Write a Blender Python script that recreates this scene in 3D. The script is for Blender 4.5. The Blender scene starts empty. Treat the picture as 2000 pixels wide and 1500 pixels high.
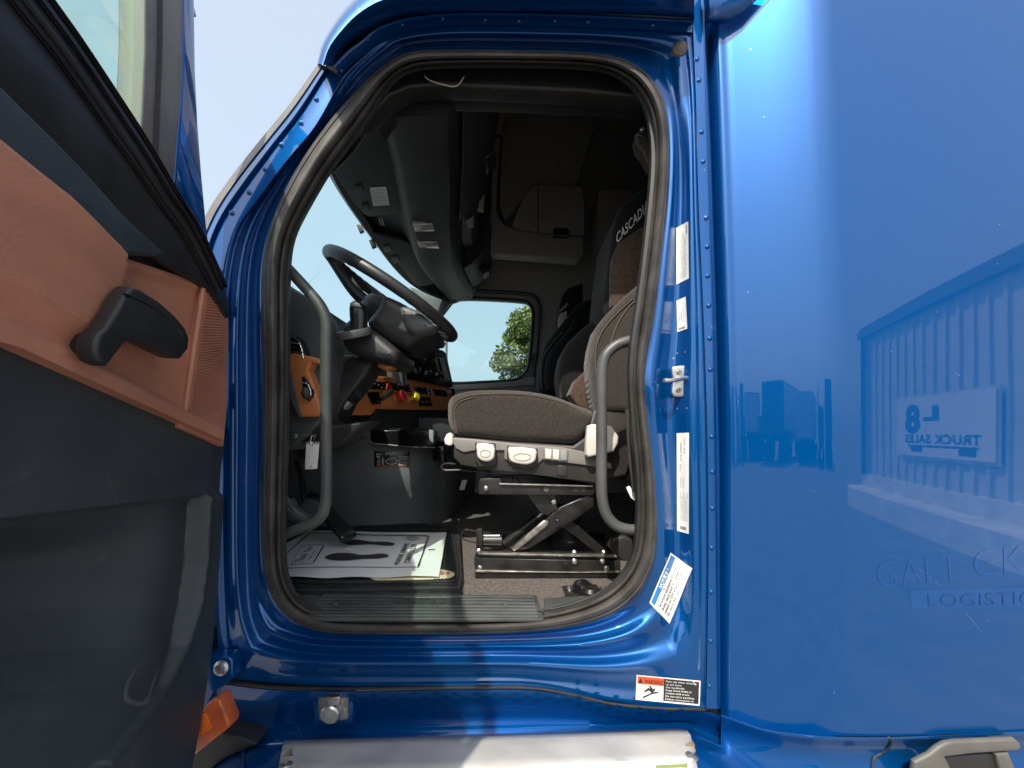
import bpy, bmesh, math, random
from mathutils import Vector, Matrix
from mathutils.bvhtree import BVHTree
from mathutils.geometry import tessellate_polygon
random.seed(7)
C = bpy.context.scene.collection
SC = bpy.context.scene
H = 1.65            # eye height above the yard; heights below are measured from eye level
F = 750.0
R = math.radians

# ---------------------------------------------------------------- camera, sky, sun, exposure
cam = bpy.data.cameras.new('camera'); camo = bpy.data.objects.new('camera', cam); C.objects.link(camo)
camo.location = (0, -1, H); camo.rotation_euler = (R(90), 0, 0)
cam.sensor_width = 36; cam.lens = 36*F/2000; cam.shift_y = 95/2000; cam.clip_start = .02; cam.clip_end = 3000
SC.camera = camo
SUN_EL, SUN_PHI = 51, 20
w = bpy.data.worlds.new('World'); SC.world = w; w.use_nodes = True
nt = w.node_tree; nt.nodes.clear()
sky = nt.nodes.new('ShaderNodeTexSky'); sky.sky_type = 'NISHITA'; sky.sun_disc = False
sdir = Vector((-math.sin(R(SUN_PHI))*math.cos(R(SUN_EL)), -math.cos(R(SUN_PHI))*math.cos(R(SUN_EL)), math.sin(R(SUN_EL))))
sky.sun_elevation = R(SUN_EL); sky.sun_rotation = math.atan2(sdir.x, sdir.y)
sky.air_density = 1; sky.dust_density = 6; sky.ozone_density = 1.5
hz = nt.nodes.new('ShaderNodeMixRGB'); hz.inputs[0].default_value = .5; hz.inputs[2].default_value = (4.6, 5.3, 5.9, 1)
bg = nt.nodes.new('ShaderNodeBackground'); bg.inputs[1].default_value = .145
ow = nt.nodes.new('ShaderNodeOutputWorld')
nt.links.new(sky.outputs[0], hz.inputs[1]); nt.links.new(hz.outputs[0], bg.inputs[0]); nt.links.new(bg.outputs[0], ow.inputs[0])
sl = bpy.data.lights.new('sun', 'SUN'); sl.energy = 3.6; sl.angle = R(.5); sl.color = (1, .93, .82)
slo = bpy.data.objects.new('sun', sl); C.objects.link(slo)
slo.rotation_euler = (-sdir).to_track_quat('-Z', 'Y').to_euler(); slo.location = (0, -5, 12)
SC.view_settings.view_transform = 'Standard'; SC.view_settings.look = 'None'
SC.view_settings.exposure = .66; SC.view_settings.gamma = 1; SC.view_settings.use_curve_mapping = False
SC.render.engine = 'CYCLES'; SC.cycles.max_bounces = 10; SC.cycles.transparent_max_bounces = 16
SC.cycles.use_denoising = True

# ---------------------------------------------------------------- materials
MATS = {}
def mat(name, col, rough=.5, metal=0, coat=0, coat_rough=.03, spec=.5, noise=0, nscale=40, bump=0, bscale=200, col2=None, emit=None, wave=None, flake=0, scr=0, detail=4, stretch=None, sheen=0, nlo=.35, nhi=.65, scuff=None):
    m = bpy.data.materials.new(name); m.use_nodes = True; n = m.node_tree.nodes; l = m.node_tree.links
    b = n['Principled BSDF']
    b.inputs['Base Color'].default_value = (*col, 1); b.inputs['Roughness'].default_value = rough
    b.inputs['Metallic'].default_value = metal; b.inputs['Coat Weight'].default_value = coat
    b.inputs['Coat Roughness'].default_value = coat_rough; b.inputs['Coat IOR'].default_value = 1.60 if coat == 1 else 1.5; b.inputs['Specular IOR Level'].default_value = spec
    if sheen: b.inputs['Sheen Weight'].default_value = sheen
    tc = n.new('ShaderNodeTexCoord'); mp = n.new('ShaderNodeMapping'); l.new(tc.outputs['Object'], mp.inputs[0])
    if stretch: mp.inputs['Scale'].default_value = stretch
    src = mp.outputs[0]
    if noise or col2:
        t = n.new('ShaderNodeTexNoise'); t.inputs['Scale'].default_value = nscale; t.inputs['Detail'].default_value = detail
        l.new(src, t.inputs['Vector'])
        r = n.new('ShaderNodeValToRGB'); r.color_ramp.elements[0].position = nlo; r.color_ramp.elements[1].position = nhi
        c2 = col2 or tuple(min(1, c*(1+noise)) for c in col); c1 = col if col2 else tuple(c*(1-noise) for c in col)
        r.color_ramp.elements[0].color = (*c1, 1); r.color_ramp.elements[1].color = (*c2, 1)
        l.new(t.outputs[0], r.inputs[0]); l.new(r.outputs[0], b.inputs['Base Color'])
        rr = n.new('ShaderNodeMapRange'); rr.inputs[3].default_value = max(0, rough-.07); rr.inputs[4].default_value = min(1, rough+.1)
        l.new(t.outputs[0], rr.inputs[0]); l.new(rr.outputs[0], b.inputs['Roughness'])
    if scuff:   # worn, dusty rub marks
        t = n.new('ShaderNodeTexNoise'); t.inputs['Scale'].default_value = 5.5; t.inputs['Detail'].default_value = 9; t.inputs['Roughness'].default_value = .72; t.inputs['Distortion'].default_value = 1.2; l.new(src, t.inputs['Vector'])
        mr = n.new('ShaderNodeMapRange'); mr.inputs[1].default_value = .60; mr.inputs[2].default_value = .74; l.new(t.outputs[0], mr.inputs[0])
        tw = n.new('ShaderNodeTexWave'); tw.wave_type = 'BANDS'; tw.bands_direction = 'DIAGONAL'; tw.inputs['Scale'].default_value = 2.2; tw.inputs['Distortion'].default_value = 14; tw.inputs['Detail'].default_value = 3; l.new(src, tw.inputs['Vector'])
        m3 = n.new('ShaderNodeMapRange'); m3.inputs[1].default_value = .990; m3.inputs[2].default_value = 1.0; l.new(tw.outputs['Fac'], m3.inputs[0])
        t3 = n.new('ShaderNodeTexNoise'); t3.inputs['Scale'].default_value = 4; l.new(src, t3.inputs['Vector'])
        m4 = n.new('ShaderNodeMapRange'); m4.inputs[1].default_value = .56; m4.inputs[2].default_value = .66; l.new(t3.outputs[0], m4.inputs[0])
        mm = n.new('ShaderNodeMath'); mm.operation = 'MULTIPLY'; l.new(m3.outputs[0], mm.inputs[0]); l.new(m4.outputs[0], mm.inputs[1])
        mxm = n.new('ShaderNodeMath'); mxm.operation = 'MAXIMUM'; l.new(mr.outputs[0], mxm.inputs[0]); l.new(mm.outputs[0], mxm.inputs[1])
        sm_ = n.new('ShaderNodeMath'); sm_.operation = 'MULTIPLY'; sm_.inputs[1].default_value = .55; l.new(mxm.outputs[0], sm_.inputs[0])
        mx = n.new('ShaderNodeMixRGB'); mx.inputs[2].default_value = (*scuff, 1); l.new(sm_.outputs[0], mx.inputs[0])
        prev = b.inputs['Base Color'].links[0].from_socket if b.inputs['Base Color'].links else None
        if prev: l.new(prev, mx.inputs[1])
        else: mx.inputs[1].default_value = (*col, 1)
        l.new(mx.outputs[0], b.inputs['Base Color'])
    last = None
    if bump:
        t = n.new('ShaderNodeTexNoise'); t.inputs['Scale'].default_value = bscale; t.inputs['Detail'].default_value = 3; l.new(src, t.inputs['Vector'])
        bp = n.new('ShaderNodeBump'); bp.inputs['Strength'].default_value = bump; bp.inputs['Distance'].default_value = .002
        l.new(t.outputs[0], bp.inputs['Height']); l.new(bp.outputs[0], b.inputs['Normal']); last = bp
    if wave:
        axis, sc_, st = wave
        t = n.new('ShaderNodeTexWave'); t.bands_direction = axis; t.inputs['Scale'].default_value = sc_; t.inputs['Distortion'].default_value = .6; t.inputs['Detail'].default_value = 2
        l.new(src, t.inputs['Vector'])
        bp = n.new('ShaderNodeBump'); bp.inputs['Strength'].default_value = st; bp.inputs['Distance'].default_value = .003
        l.new(t.outputs['Fac'], bp.inputs['Height'])
        if last: l.new(last.outputs[0], bp.inputs['Normal'])
        l.new(bp.outputs[0], b.inputs['Normal'])
    if scr:   # chips and fine scratches in the clear coat
        v = n.new('ShaderNodeTexVoronoi'); v.inputs['Scale'].default_value = 26; l.new(src, v.inputs['Vector'])
        t = n.new('ShaderNodeTexNoise'); t.inputs['Scale'].default_value = 9; l.new(src, t.inputs['Vector'])
        m1 = n.new('ShaderNodeMapRange'); m1.inputs[1].default_value = .035; m1.inputs[2].default_value = .02; m1.inputs[3].default_value = 0; m1.inputs[4].default_value = 1
        l.new(v.outputs['Distance'], m1.inputs[0])
        m2 = n.new('ShaderNodeMapRange'); m2.inputs[1].default_value = .52; m2.inputs[2].default_value = .56; l.new(t.outputs[0], m2.inputs[0])
        mu = n.new('ShaderNodeMath'); mu.operation = 'MULTIPLY'; l.new(m1.outputs[0], mu.inputs[0]); l.new(m2.outputs[0], mu.inputs[1])
        mx = n.new('ShaderNodeMixRGB'); mx.inputs[1].default_value = (*col, 1); mx.inputs[2].default_value = (.45, .6, .8, 1)
        l.new(mu.outputs[0], mx.inputs[0]); l.new(mx.outputs[0], b.inputs['Base Color'])
        # very slight waviness of the sheet metal
        t2 = n.new('ShaderNodeTexNoise'); t2.inputs['Scale'].default_value = 3.5; t2.inputs['Detail'].default_value = 1; l.new(src, t2.inputs['Vector'])
        bp = n.new('ShaderNodeBump'); bp.inputs['Strength'].default_value = scr; bp.inputs['Distance'].default_value = .02
        l.new(t2.outputs[0], bp.inputs['Height'])
        t4 = n.new('ShaderNodeTexNoise'); t4.inputs['Scale'].default_value = 260; t4.inputs['Detail'].default_value = 1; l.new(src, t4.inputs['Vector'])
        b4 = n.new('ShaderNodeBump'); b4.inputs['Strength'].default_value = .008; b4.inputs['Distance'].default_value = .0004
        l.new(t4.outputs[0], b4.inputs['Height']); l.new(bp.outputs[0], b4.inputs['Normal']); l.new(b4.outputs[0], b.inputs['Coat Normal'])
        t5 = n.new('ShaderNodeTexNoise'); t5.inputs['Scale'].default_value = 4.5; t5.inputs['Detail'].default_value = 8; t5.inputs['Roughness'].default_value = .65; l.new(src, t5.inputs['Vector'])
        r5 = n.new('ShaderNodeMapRange'); r5.inputs[1].default_value = .45; r5.inputs[2].default_value = .75; r5.inputs[3].default_value = coat_rough; r5.inputs[4].default_value = .016; l.new(t5.outputs[0], r5.inputs[0]); l.new(r5.outputs[0], b.inputs['Coat Roughness'])
        tw = n.new('ShaderNodeTexWave'); tw.bands_direction = 'DIAGONAL'; tw.inputs['Scale'].default_value = 3; tw.inputs['Distortion'].default_value = 5; tw.inputs['Detail'].default_value = 1; tw.inputs['Detail Scale'].default_value = .6; l.new(src, tw.inputs['Vector'])
        m6 = n.new('ShaderNodeMapRange'); m6.inputs[1].default_value = .9992; m6.inputs[2].default_value = 1.0; m6.inputs[4].default_value = .3; l.new(tw.outputs['Fac'], m6.inputs[0])
        m7 = n.new('ShaderNodeMapRange'); m7.inputs[1].default_value = .60; m7.inputs[2].default_value = .66; l.new(t5.outputs[0], m7.inputs[0])
        m8 = n.new('ShaderNodeMath'); m8.operation = 'MULTIPLY'; l.new(m6.outputs[0], m8.inputs[0]); l.new(m7.outputs[0], m8.inputs[1])
        mx2 = n.new('ShaderNodeMixRGB'); mx2.inputs[2].default_value = (.3, .42, .6, 1); l.new(m8.outputs[0], mx2.inputs[0]); l.new(mx.outputs[0], mx2.inputs[1]); l.new(mx2.outputs[0], b.inputs['Base Color'])
    if emit: b.inputs['Emission Color'].default_value = (*emit, 1); b.inputs['Emission Strength'].default_value = 1
    MATS[name] = m; return m

def glass(name, tint, refl=1.0):
    m = bpy.data.materials.new(name); m.use_nodes = True; n = m.node_tree.nodes; l = m.node_tree.links; n.clear()
    o = n.new('ShaderNodeOutputMaterial'); tr = n.new('ShaderNodeBsdfTransparent'); tr.inputs[0].default_value = (*tint, 1)
    g = n.new('ShaderNodeBsdfGlossy'); g.inputs['Roughness'].default_value = .01
    lw = n.new('ShaderNodeLayerWeight'); lw.inputs[0].default_value = .5; pw = n.new('ShaderNodeMath'); pw.operation = 'POWER'; pw.inputs[1].default_value = 5; l.new(lw.outputs['Facing'], pw.inputs[0]); f = n.new('ShaderNodeMath'); f.operation = 'MULTIPLY_ADD'; f.inputs[1].default_value = .9*refl; f.inputs[2].default_value = .05*refl; l.new(pw.outputs[0], f.inputs[0]); mx = n.new('ShaderNodeMixShader')
    l.new(f.outputs[0], mx.inputs[0]); l.new(tr.outputs[0], mx.inputs[1]); l.new(g.outputs[0], mx.inputs[2]); l.new(mx.outputs[0], o.inputs[0])
    MATS[name] = m; return m

BLUE = (.0003, .077, .28)
mat('paint', BLUE, .36, .55, 1, .015, scr=.03, spec=0)
mat('paint_side', BLUE, .34, .55, 1, .012, scr=.012, spec=0)
mat('paint_ghost', (.002, .083, .32), .36, .55, 1, .03, spec=0)
mat('reflection_oval_dark', (.001, .035, .17), .4, .5, .5, .05)  # darker blue for the painted reflection of the tread holes
mat('fairing_grey', (.10, .097, .09), .5, noise=.1, nscale=20)
mat('seal_dusty', (.062, .056, .050), .55, noise=.35, nscale=14, bump=.15, bscale=300)
mat('seal_black', (.018, .018, .018), .5, noise=.3, nscale=20)
mat('black_plastic', (.022, .022, .023), .42, bump=.12, bscale=500, noise=.2, nscale=12)
mat('black_gloss', (.008, .008, .009), .12, noise=.2, nscale=9)
mat('dark_plastic', (.075, .082, .084), .48, bump=.18, bscale=420, noise=.15, nscale=7)
mat('console_plastic', (.024, .026, .028), .5, bump=.18, bscale=420, noise=.15, nscale=7)
mat('cover_plastic', (.125, .132, .132), .5, bump=.18, bscale=420, noise=.1, nscale=5)
mat('door_plastic', (.042, .049, .054), .5, bump=.25, bscale=480, noise=.16, nscale=5, scuff=(.15, .155, .16))
mat('door_pad', (.040, .052, .064), .6, bump=.5, bscale=260, noise=.15, nscale=8)
mat('brown_leather', (.49, .205, .125), .5, bump=.45, bscale=170, noise=.14, nscale=5, detail=8, stretch=(1, 1, 1.8), scuff=(.30, .12, .07))
mat('orange_trim', (.52, .18, .06), .38, bump=.08, bscale=400, noise=.08, nscale=20)
mat('fabric_dark', (.036, .029, .024), .95, spec=.15, wave=('X', 110, .6), bump=.6, bscale=700, noise=.35, nscale=160, sheen=.25)
mat('fabric_black', (.012, .012, .013), .95, spec=.15, bump=.5, bscale=600, noise=.3, nscale=120, sheen=.1)
mat('fabric_brown', (.075, .049, .037), .95, spec=.15, bump=.6, bscale=700, noise=.3, nscale=190, sheen=.2)
mat('seat_shell', (.20, .185, .17), .5, noise=.08, nscale=20, bump=.1, bscale=300)
mat('seat_shell_dark', (.030, .027, .025), .5, noise=.15, nscale=20)
mat('white_plastic', (.62, .60, .55), .4, noise=.05, nscale=30)
mat('grey_plastic', (.28, .29, .30), .45)
mat('thread', (.12, .095, .075), .9)
mat('metal_bright', (.62, .60, .57), .3, .9, noise=.2, nscale=60)
mat('metal_black', (.020, .019, .018), .3, .2, coat=.3, noise=.4, nscale=18)
mat('metal_worn', (.35, .33, .3), .38, .8, noise=.4, nscale=35)
mat('aluminium', (.66, .64, .60), .5, .45, noise=.10, nscale=11, detail=8, bump=.06, bscale=80)
mat('stain', (.14, .11, .07), .8, noise=.5, nscale=60)
mat('handle_grey', (.075, .077, .077), .42, noise=.15, nscale=10, bump=.05, bscale=900)
mat('rubber_mat', (.018, .018, .018), .6, noise=.3, nscale=30)
mat('sill_plastic', (.055, .06, .06), .42, noise=.3, nscale=9, bump=.1, bscale=250)
mat('carpet', (.135, .120, .112), .95, spec=.1, wave=('X', 120, .5), bump=.8, bscale=500, noise=.25, nscale=90)
mat('headliner', (.36, .345, .34), .9, spec=.1, noise=.12, nscale=60)
mat('cabinet', (.42, .38, .35), .65, noise=.08, nscale=20)
mat('paper', (.88, .88, .88), .8, noise=.02, nscale=6)
mat('ink', (.02, .02, .022), .7)
mat('footprint_ink', (.045, .04, .04), .8, noise=.2, nscale=70)
mat('label_white', (.74, .73, .69), .45, noise=.04, nscale=20)
mat('label_blue', (.02, .17, .5), .4)
mat('label_orange', (.75, .10, .02), .4)
mat('label_cream', (.72, .62, .42), .4)
mat('grey_print', (.25, .25, .24), .6)
mat('red_knob', (.75, .02, .02), .35, coat=.4)
mat('yellow_knob', (.80, .60, .02), .35, coat=.4)
mat('chrome', (.75, .75, .75), .12, 1)
mat('lamp_lens', (.55, .53, .48), .15, .4, coat=1, noise=.25, nscale=45)
mat('amber_lens', (.55, .11, .03), .3, coat=.5, noise=.15, nscale=30)
mat('amber_bright', (.95, .22, .01), .25, coat=.6)
mat('pale_wire', (.65, .62, .42), .4)
mat('trim_grey', (.16, .145, .13), .5, noise=.15, nscale=12)
mat('strap', (.04, .034, .03), .9, noise=.3, nscale=150, bump=.5, bscale=400)
mat('ground', (.17, .165, .155), .9, noise=.16, nscale=2.3, bump=.4, bscale=40, detail=8)
mat('siding', (.50, .52, .51), .5, noise=.06, nscale=3)
mat('building_trim', (.06, .08, .10), .4)
mat('concrete', (.62, .60, .56), .8, noise=.15, nscale=4)
mat('board_white', (.70, .71, .72), .5)
mat('board_ink', (.015, .03, .08), .5)
mat('box_white', (.55, .56, .57), .4, noise=.08, nscale=2)
mat('box_dark', (.05, .06, .08), .3)
mat('tyre', (.02, .02, .02), .8)
mat('bark', (.09, .065, .045), .9, noise=.4, nscale=9)
mat('leaf', (.15, .19, .055), .55, noise=.45, nscale=2.2, nlo=.3, nhi=.7)
mat('leaf_far', (.035, .06, .022), .6, noise=.4, nscale=1.5)
glass('glass_window', (.86, .96, .94)); glass('glass_door', (.82, .94, .87)); glass('glass_screen', (.80, .97, .94), .5)

# ---------------------------------------------------------------- helpers
def P(px, py, Y): d = Y+1; return Vector(((px-1000)*d/F, Y, (845-py)*d/F))
def ray(px, py): return Vector(((px-1000)/F, 1, (845-py)/F))
CAMP = Vector((0, -1, 0))
def onplane(px, py, p0, n):
    r = ray(px, py); n = Vector(n); return CAMP + r*((Vector(p0)-CAMP).dot(n)/r.dot(n))
def onfloor(px, py, z): return onplane(px, py, (0, 0, z), (0, 0, 1))

def setp(o, label=None, cat=None, group=None, kind=None):
    if label: o['label'] = label
    if cat: o['category'] = cat
    if group: o['group'] = group
    if kind: o['kind'] = kind
    return o
ORG = {}
def link(o, parent):
    C.objects.link(o)
    if parent:
        o.parent = parent
        if parent.name in ORG: o.location = -ORG[parent.name]
    return o
def empty(name, loc):
    o = bpy.data.objects.new(name, None); C.objects.link(o); o.location = (loc[0], loc[1], loc[2]+H); o.empty_display_size = .1
    ORG[o.name] = Vector((loc[0], loc[1], loc[2]+H)); return o
def mk(name, V, Fc, m, parent=None, smooth=35, kind=None, mats=None, fm=None):
    me = bpy.data.meshes.new(name)
    me.from_pydata([(v[0], v[1], v[2]+H) for v in V], [], Fc); me.update()
    bm = bmesh.new(); bm.from_mesh(me); bmesh.ops.recalc_face_normals(bm, faces=bm.faces); bm.to_mesh(me); bm.free()
    for x in (mats or [m]): me.materials.append(MATS[x])
    if fm: me.polygons.foreach_set('material_index', fm)
    if smooth:
        me.shade_smooth(); me.set_sharp_from_angle(angle=R(smooth))
    o = bpy.data.objects.new(name, me); link(o, parent)
    if kind: o['kind'] = kind
    return o
class MB:
    def __init__(s): s.v = []; s.f = []
    def add(s, V, Fc):
        k = len(s.v); s.v += [Vector(v) for v in V]; s.f += [tuple(i+k for i in f) for f in Fc]; return s
    def mk(s, name, m, parent=None, **k): return mk(name, s.v, s.f, m, parent, **k)

def catmull(pts, per=8, closed=False):
    pts = [Vector(p) for p in pts]; n = len(pts); out = []
    rng = n if closed else n-1
    for i in range(rng):
        p0 = pts[(i-1) % n] if closed or i > 0 else pts[0]*2-pts[1]
        p1 = pts[i]; p2 = pts[(i+1) % n]
        p3 = pts[(i+2) % n] if closed or i+2 < n else pts[-1]*2-pts[-2]
        for k in range(per):
            t = k/per
            # centripetal-ish tension to avoid overshoot
            m1 = (p2-p0)*.5; m2 = (p3-p1)*.5; L = (p2-p1).length
            if m1.length > L: m1 = m1*(L/m1.length)
            if m2.length > L: m2 = m2*(L/m2.length)
            t2 = t*t; t3 = t2*t
            out.append(p1*(2*t3-3*t2+1)+m1*(t3-2*t2+t)+p2*(-2*t3+3*t2)+m2*(t3-t2))
    if not closed: out.append(pts[-1])
    return out
def resample(pts, n):
    L = [0]
    for a, b in zip(pts, pts[1:]): L.append(L[-1]+(b-a).length)
    out = []; j = 0
    for i in range(n):
        s = L[-1]*i/(n-1)
        while j < len(L)-2 and L[j+1] < s: j += 1
        f = (s-L[j])/max(1e-9, L[j+1]-L[j]); out.append(pts[j].lerp(pts[j+1], min(1, max(0, f))))
    return out
def loft(rows, closed=False, caps=False):
    V = []; Fc = []; n = len(rows[0])
    for r in rows: V += list(r)
    for i in range(len(rows)-1):
        for j in range(n if closed else n-1):
            a = i*n+j; b = i*n+(j+1) % n; Fc.append((a, b, b+n, a+n))
    if caps: Fc.append(tuple(range(n))); Fc.append(tuple(range((len(rows)-1)*n, len(rows)*n)))
    return V, Fc

def inset(pts, d):
    n = len(pts); out = []
    area = sum(pts[i][0]*pts[(i+1) % n][1]-pts[(i+1) % n][0]*pts[i][1] for i in range(n)); s = 1 if area > 0 else -1
    for i in range(n):
        a, b, c = pts[i-1], pts[i], pts[(i+1) % n]
        e1 = Vector((b[0]-a[0], b[1]-a[1])); e2 = Vector((c[0]-b[0], c[1]-b[1]))
        if e1.length < 1e-9: e1 = e2
        if e2.length < 1e-9: e2 = e1
        e1.normalize(); e2.normalize()
        n1 = Vector((-e1.y, e1.x))*s; n2 = Vector((-e2.y, e2.x))*s
        m = n1+n2
        if m.length < 1e-6: m = n1.copy()
        m.normalize(); k = d/max(.5, m.dot(n1)); out.append((b[0]+m.x*k, b[1]+m.y*k))
    return out
def XZ(x, y, h): return Vector((x, h, y))
def XY(x, y, h): return Vector((x, y, h))
def rounded(pts, a0, a1, r=.003, frame=XZ, segs=3, smooth_poly=0, back=False):
    """solid with outline pts (2D) from a0 to a1, edges rounded by r"""
    if smooth_poly: pts = [tuple(p)[:2] for p in catmull([Vector((p[0], p[1], 0)) for p in pts], smooth_poly, True)]
    s = 1 if a1 > a0 else -1; rows = []; r = min(r, abs(a1-a0)*.49)
    for k in range(segs+1):
        th = math.pi/2*k/segs
        rows.append([frame(x, y, a0+s*r*(1-math.cos(th))) for x, y in inset(pts, r*(1-math.sin(th)))])
    for k in range(segs, -1, -1):
        th = math.pi/2*k/segs
        rows.append([frame(x, y, a1-s*r*(1-math.cos(th))) for x, y in inset(pts, r*(1-math.sin(th)))])
    n = len(pts); V, Fc = loft(rows, True)
    def cap(row, base):
        T = tessellate_polygon([[Vector((p[0], p[1], 0)) for p in inset(pts, r)]])
        return [tuple(base+i for i in t) for t in T]
    Fc += cap(rows[0], 0); Fc += cap(rows[-1], (len(rows)-1)*n)
    return V, Fc
def pxo(pts, Y): return [((x-1000)*(Y+1)/F, (845-y)*(Y+1)/F) for x, y in pts]
def slab(name, pts, Y0, Y1, m, parent, r=.004, sp=0, segs=3, **k):
    """upright solid whose near outline lies at distance Y0"""
    V, Fc = rounded(pxo(pts, Y0), Y0, Y1, r, XZ, segs, sp); return mk(name, V, Fc, m, parent, **k)
def box(c, s, rot=None):
    x, y, z = s[0]/2, s[1]/2, s[2]/2
    V = [Vector((a*x, b*y, d*z)) for a in (-1, 1) for b in (-1, 1) for d in (-1, 1)]
    if rot: V = [rot @ v for v in V]
    V = [v+Vector(c) for v in V]
    return V, [(0, 1, 3, 2), (4, 6, 7, 5), (0, 4, 5, 1), (2, 3, 7, 6), (0, 2, 6, 4), (1, 5, 7, 3)]
def bevel_obj(o, w, seg=2):
    b = o.modifiers.new('bevel', 'BEVEL'); b.width = w; b.segments = seg; b.limit_method = 'ANGLE'; b.angle_limit = R(40); return o
def bx(name, c, s, m, parent, bev=.003, rot=None, **k):
    V, Fc = box(c, s, rot); o = mk(name, V, Fc, m, parent, **k)
    if bev: bevel_obj(o, bev)
    return o
def tube(pts, r, segs=12, per=6, rs=None, caps=True, smooth=True):
    P_ = catmull(pts, per) if smooth else [Vector(p) for p in pts]
    n = len(P_); rows = []; T0 = (P_[1]-P_[0]).normalized()
    U = T0.orthogonal().normalized()
    for i, p in enumerate(P_):
        T = (P_[min(i+1, n-1)]-P_[max(i-1, 0)]).normalized()
        U = (U-T*U.dot(T)).normalized(); W = T.cross(U)
        rr = r if rs is None else rs[0]+(rs[1]-rs[0])*i/(n-1)
        rows.append([p+(U*math.cos(a)+W*math.sin(a))*rr for a in [2*math.pi*k/segs for k in range(segs)]])
    return loft(rows, True, caps)
def lathe(prof, c, axis, segs=24, up=None):
    """prof: (radius, height) pairs along axis"""
    A = Vector(axis).normalized(); U = A.orthogonal().normalized(); W = A.cross(U); c = Vector(c)
    rows = [[c+A*h+(U*math.cos(2*math.pi*k/segs)+W*math.sin(2*math.pi*k/segs))*max(r, 1e-5) for k in range(segs)] for r, h in prof]
    return loft(rows, True, True)
def bvh(o):
    me = o.data; return BVHTree.FromPolygons([Vector((v.co.x, v.co.y, v.co.z-H)) for v in me.vertices], [tuple(p.vertices) for p in me.polygons])
def caster(*objs, fallback=0.0):
    T = [bvh(o) for o in objs]
    def f(px, py):
        r = ray(px, py).normalized(); best = None
        for t in T:
            h = t.ray_cast(CAMP, r)
            if h[0] is not None and (best is None or h[3] < best[3]): best = h
        if best is None: return P(px, py, fallback), Vector((0, -1, 0))
        nn = best[1] if best[1].dot(r) < 0 else -best[1]
        return best[0], nn
    return f
def planar(p0, n):
    n = Vector(n).normalized()
    def f(px, py):
        p = onplane(px, py, p0, n); m = n if n.dot(p-CAMP) < 0 else -n
        return p, m
    return f
def quadmap(q, surf, off):
    """q: TL,TR,BR,BL in picture units on a surface -> function(u,v)->3D"""
    def f(u, v, e=0):
        a = Vector(q[0]).lerp(Vector(q[1]), u); b = Vector(q[3]).lerp(Vector(q[2]), u); p = a.lerp(b, v)
        h, n = surf(p.x, p.y); return h+n*(off+e)
    return f
def decal(name, q, surf, m, parent, nu=6, nv=3, off=.0012, r=0, wob=0):
    q = [Vector((x, y)) for x, y in q]; f = quadmap(q, surf, off)
    V = []; Fc = []
    for j in range(nv+1):
        for i in range(nu+1):
            V.append(f(i/nu, j/nv, wob*math.sin(i*1.7+j)*.5))
    for j in range(nv):
        for i in range(nu): a = j*(nu+1)+i; Fc.append((a, a+1, a+nu+2, a+nu+1))
    o = mk(name, V, Fc, m, parent); return o, q
FONT_CACHE = {}
def glyphs(txt, bold=0, shear=0):
    k = (txt, bold, shear)
    if k in FONT_CACHE: return FONT_CACHE[k]
    cu = bpy.data.curves.new('t', 'FONT'); cu.body = txt; cu.size = 1; cu.resolution_u = 3; cu.offset = bold; cu.shear = shear; cu.space_character = 1.08
    o = bpy.data.objects.new('t', cu); C.objects.link(o)
    dg = bpy.context.evaluated_depsgraph_get(); me = bpy.data.meshes.new_from_object(o.evaluated_get(dg))
    V = [v.co.copy() for v in me.vertices]; Fc = [tuple(p.vertices) for p in me.polygons]
    bpy.data.objects.remove(o); bpy.data.meshes.remove(me)
    x0 = min(v.x for v in V); x1 = max(v.x for v in V); y1 = .73; y0 = min(0, 0)
    V = [((v.x-x0)/(x1-x0), 1-v.y/y1) for v in V]
    FONT_CACHE[k] = (V, Fc); return V, Fc
def text_on(name, q, surf, items, m, parent, off=.002, kind=None):
    """items: (text,u0,u1,v0,v1[,bold])  u along, v down"""
    q = [Vector((x, y)) for x, y in q]; f = quadmap(q, surf, off); B = MB()
    for it in items:
        t, u0, u1, v0, v1 = it[:5]; b = it[5] if len(it) > 5 else .0
        if t is None:
            n1, n2 = max(1, int((u1-u0)*14)), max(1, int((v1-v0)*6))
            B.add([f(u0+(u1-u0)*i/n1, v0+(v1-v0)*j/n2) for j in range(n2+1) for i in range(n1+1)], [(j*(n1+1)+i, j*(n1+1)+i+1, (j+1)*(n1+1)+i+1, (j+1)*(n1+1)+i) for j in range(n2) for i in range(n1)]); continue
        V, Fc = glyphs(t, b, it[6] if len(it) > 6 else 0); B.add([f(u0+(u1-u0)*x, v0+(v1-v0)*y) for x, y in V], Fc)
    return B.mk(name, m, parent, smooth=0, kind=kind)
def shape_on(name, polys, q, surf, m, parent, off=.0022):
    q = [Vector((x, y)) for x, y in q]; f = quadmap(q, surf, off); B = MB()
    for pl in polys:
        T = tessellate_polygon([[Vector((x, y, 0)) for x, y in pl]]); B.add([f(x, y) for x, y in pl], [tuple(t) for t in T])
    return B.mk(name, m, parent, smooth=0)
def copy_at(o, M, parent):
    c = o.copy(); C.objects.link(c); c.parent = parent; c.matrix_local = M; return c

# ================================================================= THE TRUCK
truck = empty('truck', (0, 1, -1.65))
setp(truck, 'blue semi truck cab with its driver door wide open, filling the picture', 'truck')

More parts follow.
